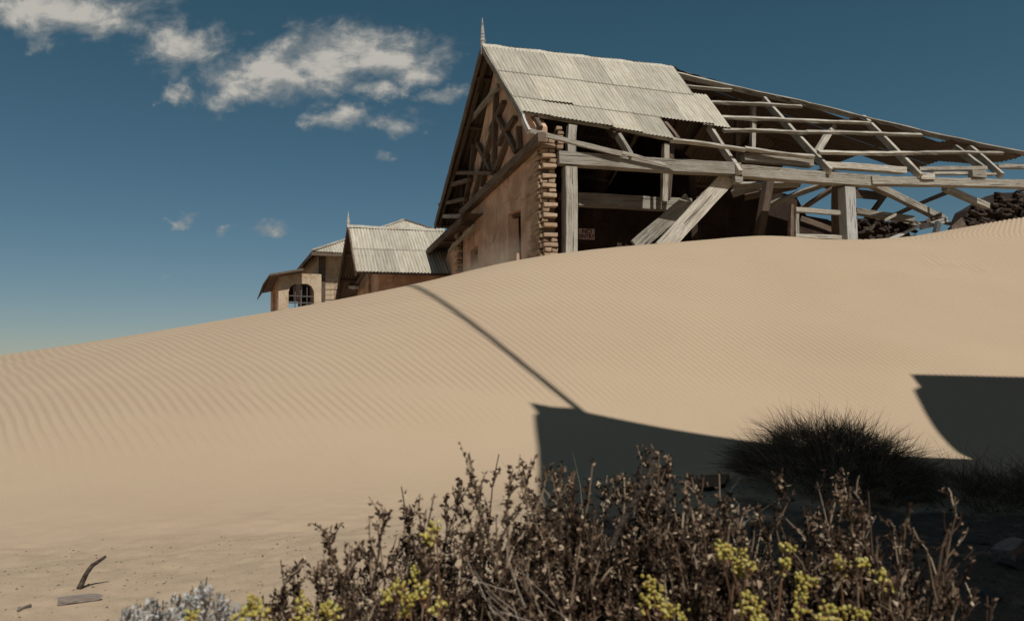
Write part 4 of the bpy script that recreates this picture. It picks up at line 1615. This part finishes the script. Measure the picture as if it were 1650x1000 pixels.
def grass_mound(label, cx, cy, rx, ry, h, n, blade, seed, mat, wind=(-.3, 0, 0), wd=.0022, group=None, name='grass_tussock', up=.7, per=40, skew=0.0):
    """a tussock of many tufts; skew shifts the highest part sideways"""
    r = random.Random(seed)
    base = Vector((cx, cy, gz(cx, cy)))
    E_ = empty(name, base, label, 'grass', group)
    bag = Bag()
    for _ in range(max(1, n // per)):
        t = r.uniform(0, 6.2832)
        q = math.sqrt(r.random())
        x, y = cx + rx * q * math.cos(t), cy + ry * q * math.sin(t)
        qx = (x - cx) / rx - skew
        qq = min(1.0, math.hypot(qx / (1 + abs(skew)), q * math.sin(t)))
        z0 = gz(x, y) + h * max(0, 1 - qq * qq) ** .8 * r.uniform(.5, 1.1)
        td = Vector((qx * .85, math.sin(t) * q * .75 - .08, up)) + rv(r, .42)
        tb = Vector(wind) * r.uniform(.4, 1.3) + rv(r, .3) + Vector((qx * .45, math.sin(t) * q * .3, -.4))
        tl = blade * r.uniform(.5, 1.4)
        for _k in range(per):
            d = td + rv(r, .42)
            bend = tb + rv(r, .45)
            side = rv(r).normalized()
            bag.blade(Vector((x + r.uniform(-.035, .035), y + r.uniform(-.035, .035), z0 - .03)), d.normalized(), tl * r.uniform(.45, 1.15), wd * r.uniform(.5, 1.2), bend, side, 5)
    bag.build('blades', mat, E_)
    return E_


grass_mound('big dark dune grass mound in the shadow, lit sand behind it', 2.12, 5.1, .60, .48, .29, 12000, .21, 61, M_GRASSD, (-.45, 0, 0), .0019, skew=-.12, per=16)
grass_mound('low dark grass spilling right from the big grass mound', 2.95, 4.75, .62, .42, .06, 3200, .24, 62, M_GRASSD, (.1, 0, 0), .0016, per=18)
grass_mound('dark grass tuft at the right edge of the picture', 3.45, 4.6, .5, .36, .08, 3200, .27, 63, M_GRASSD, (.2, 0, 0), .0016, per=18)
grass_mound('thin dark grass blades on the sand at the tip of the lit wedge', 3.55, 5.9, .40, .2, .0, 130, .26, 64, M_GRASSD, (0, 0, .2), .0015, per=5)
p = ghit(930, 900)
grass_mound('pale dry grass tuft behind the dense shrub at the shadow edge', .28, 2.55, .26, .16, .05, 420, .40, 65, M_GRASSP, (-.15, 0, .1), .0020, up=1.3, per=14)
grass_mound('pale dry grass tuft behind the thick slanting stem', .58, 2.5, .20, .14, .06, 420, .40, 66, M_GRASSP, (-.1, 0, .1), .0020, up=1.4, per=14)

# bleached straw stems lying over the foot of the shrubs
def straw():
    r = random.Random(91)
    base = at_depth(850, 985, 1.35)
    base.z = gz(base.x, base.y)
    E_ = empty('dead_straw', base, 'bundle of bleached dead stems lying slanted at the bottom centre', 'straw')
    b_ = Bag()
    for _ in range(14):
        px, py = r.uniform(760, 930), r.uniform(920, 1010)
        a = at_depth(px, py, r.uniform(1.28, 1.5))
        d = Vector((-.75 + r.uniform(-.35, .5), r.uniform(-.3, .3), .55 + r.uniform(-.3, .3)))
        b_.tube(walk(r, a - d * .07, d, r.uniform(.06, .13), 4, .16), r.uniform(.0008, .0014), .0006, 4)
    b_.build('stems', M_STRAW, E_)


M_STRAW = leaf_mat('bleached_straw', [(0, (.10, .075, .055)), (.6, (.24, .185, .14)), (1, (.42, .35, .28))])
straw()

# ------------------------------------------------------------------ small things lying about
P0, P1 = ghit(128, 948), ghit(172, 948)
r_ = random.Random(71)
bg_ = Bag()
bg_.tube([at_depth(px, py, P0.y) for (px, py) in [(127, 950), (133, 936), (140, 922), (149, 910), (160, 903), (170, 896)]], .0125, .006, 8)
o = bg_.build('curved_stick', M_DARKSTICK, None, True)
tag(o, 'dark curved stick standing up out of the sand at the left', 'stick')
pa_, pb_ = ghit(90, 973), ghit(168, 965)
tag(timber('driftwood_plank', pa_ + Vector((0, 0, .012)), pb_ + Vector((0, 0, .012)), .045, .02, None, (0, 0, 1), M_DRIFT, .006, (.02, .03)), 'grey driftwood plank lying below the curved stick', 'plank')
pa_, pb_ = ghit(28, 986), ghit(50, 978)
tag(timber('dry_twig', pa_ + Vector((0, 0, .006)), pb_ + Vector((0, 0, .01)), .008, .008, None, (0, 0, 1), M_DRIFT, .004), 'short dry twig lying at the left picture edge', 'twig')
pa_, pb_ = ghit(1118, 790), ghit(1172, 775)
c_ = pa_.lerp(pb_, .5)
vs = []
for (px, py) in [(1112, 790), (1125, 772), (1175, 770), (1168, 786), (1140, 792)]:
    q = ghit(px, py)
    vs.append(q + Vector((0, 0, .03)))
vs += [v - Vector((0, 0, .025)) for v in vs]
tag(mesh('flat_board', vs, [(0, 1, 2, 3, 4), (9, 8, 7, 6, 5)] + [(i, 5 + i, 5 + (i + 1) % 5, (i + 1) % 5) for i in range(5)], M_BLACK), 'flat black board lying in the shadow left of the big grass mound', 'board')


def pebble_bag(n, seed, pick, smin, smax):
    r = random.Random(seed)
    vs, fs = [], []
    for _ in range(n):
        x, y = pick(r)
        s = smin + (smax - smin) * r.random() ** 3
        c = Vector((x, y, gz(x, y) + s * .2))
        k = len(vs)
        M = Matrix.Rotation(r.uniform(0, 6.28), 3, rv(r).normalized())
        for d in ((1, 0, 0), (-1, 0, 0), (0, 1, 0), (0, -1, 0), (0, 0, 1), (0, 0, -1)):
            v = M @ Vector(d) * s * r.uniform(.6, 1.2)
            v.z *= .6
            vs.append(c + v)
        for f in ((0, 2, 4), (2, 1, 4), (1, 3, 4), (3, 0, 4), (2, 0, 5), (1, 2, 5), (3, 1, 5), (0, 3, 5)):
            fs.append(tuple(k + i for i in f))
    return vs, fs


def pick_left(r):
    while True:
        y = r.uniform(1.5, 4.6)
        x = r.uniform(-.75 * y, .2 * y)
        if gravel_mask(np.array([x]), np.array([y]))[0] > .3 + .5 * r.random():
            return x, y


def pick_right(r):
    y = r.uniform(1.6, 6.0)
    return r.uniform(.05 * y, .78 * y), y


v_, f_ = pebble_bag(3200, 81, pick_left, .0015, .008)
tag(mesh('gravel', v_, f_, M_STONE), 'fine gravel scattered over the sand at the lower left', None, None, 'stuff')
v_, f_ = pebble_bag(5000, 82, pick_right, .002, .014)
tag(mesh('gravel', v_, f_, M_STONED), 'dark gravel and chips on the shaded ground at the right', None, None, 'stuff')
# larger stones on the shaded ground, each a thing
STN = []
for s in range(3):
    bm = bmesh.new()
    bmesh.ops.create_icosphere(bm, subdivisions=2, radius=1)
    for v in bm.verts:
        v.co *= 1 + .35 * mnoise.noise(v.co * 1.3 + Vector((s * 7, 0, 0)))
        v.co.z *= .5
    me = bpy.data.meshes.new('stone')
    bm.to_mesh(me)
    bm.free()
    me.materials.append(M_STONED)
    STN.append(me)
for i, (px, py, s, lab) in enumerate([(1272, 806, .028, 'small dark stone between the black board and the brown shrubs'), (1625, 905, .07, 'largest grey stone at the right picture edge'),
                                     (1570, 875, .045, 'flat stone left of the largest grey stone'), (1535, 870, .05, 'low flat stone behind the long bare twigs'), (1590, 960, .04, 'stone on the shaded ground at the lower right corner')]):
    q = ghit(px, py)
    o = share('stone', STN[i % 3], None, Matrix.Translation(q + Vector((0, 0, s * .2))) @ Matrix.Rotation(i * 1.3, 4, 'Z') @ Matrix.Diagonal((s * 1.4, s, s, 1)))
    tag(o, lab, 'stone', 'stones on the shaded ground')
pa_, pb_ = ghit(1612, 912), ghit(1655, 900)
tag(timber('driftwood_piece', pa_ + Vector((0, 0, .05)), pb_ + Vector((0, 0, .06)), .07, .05, None, (0, 0, 1), M_DRIFT, .015, (.04, .04)), 'weathered wood chunk lying at the right edge beside the largest stone', 'wood')
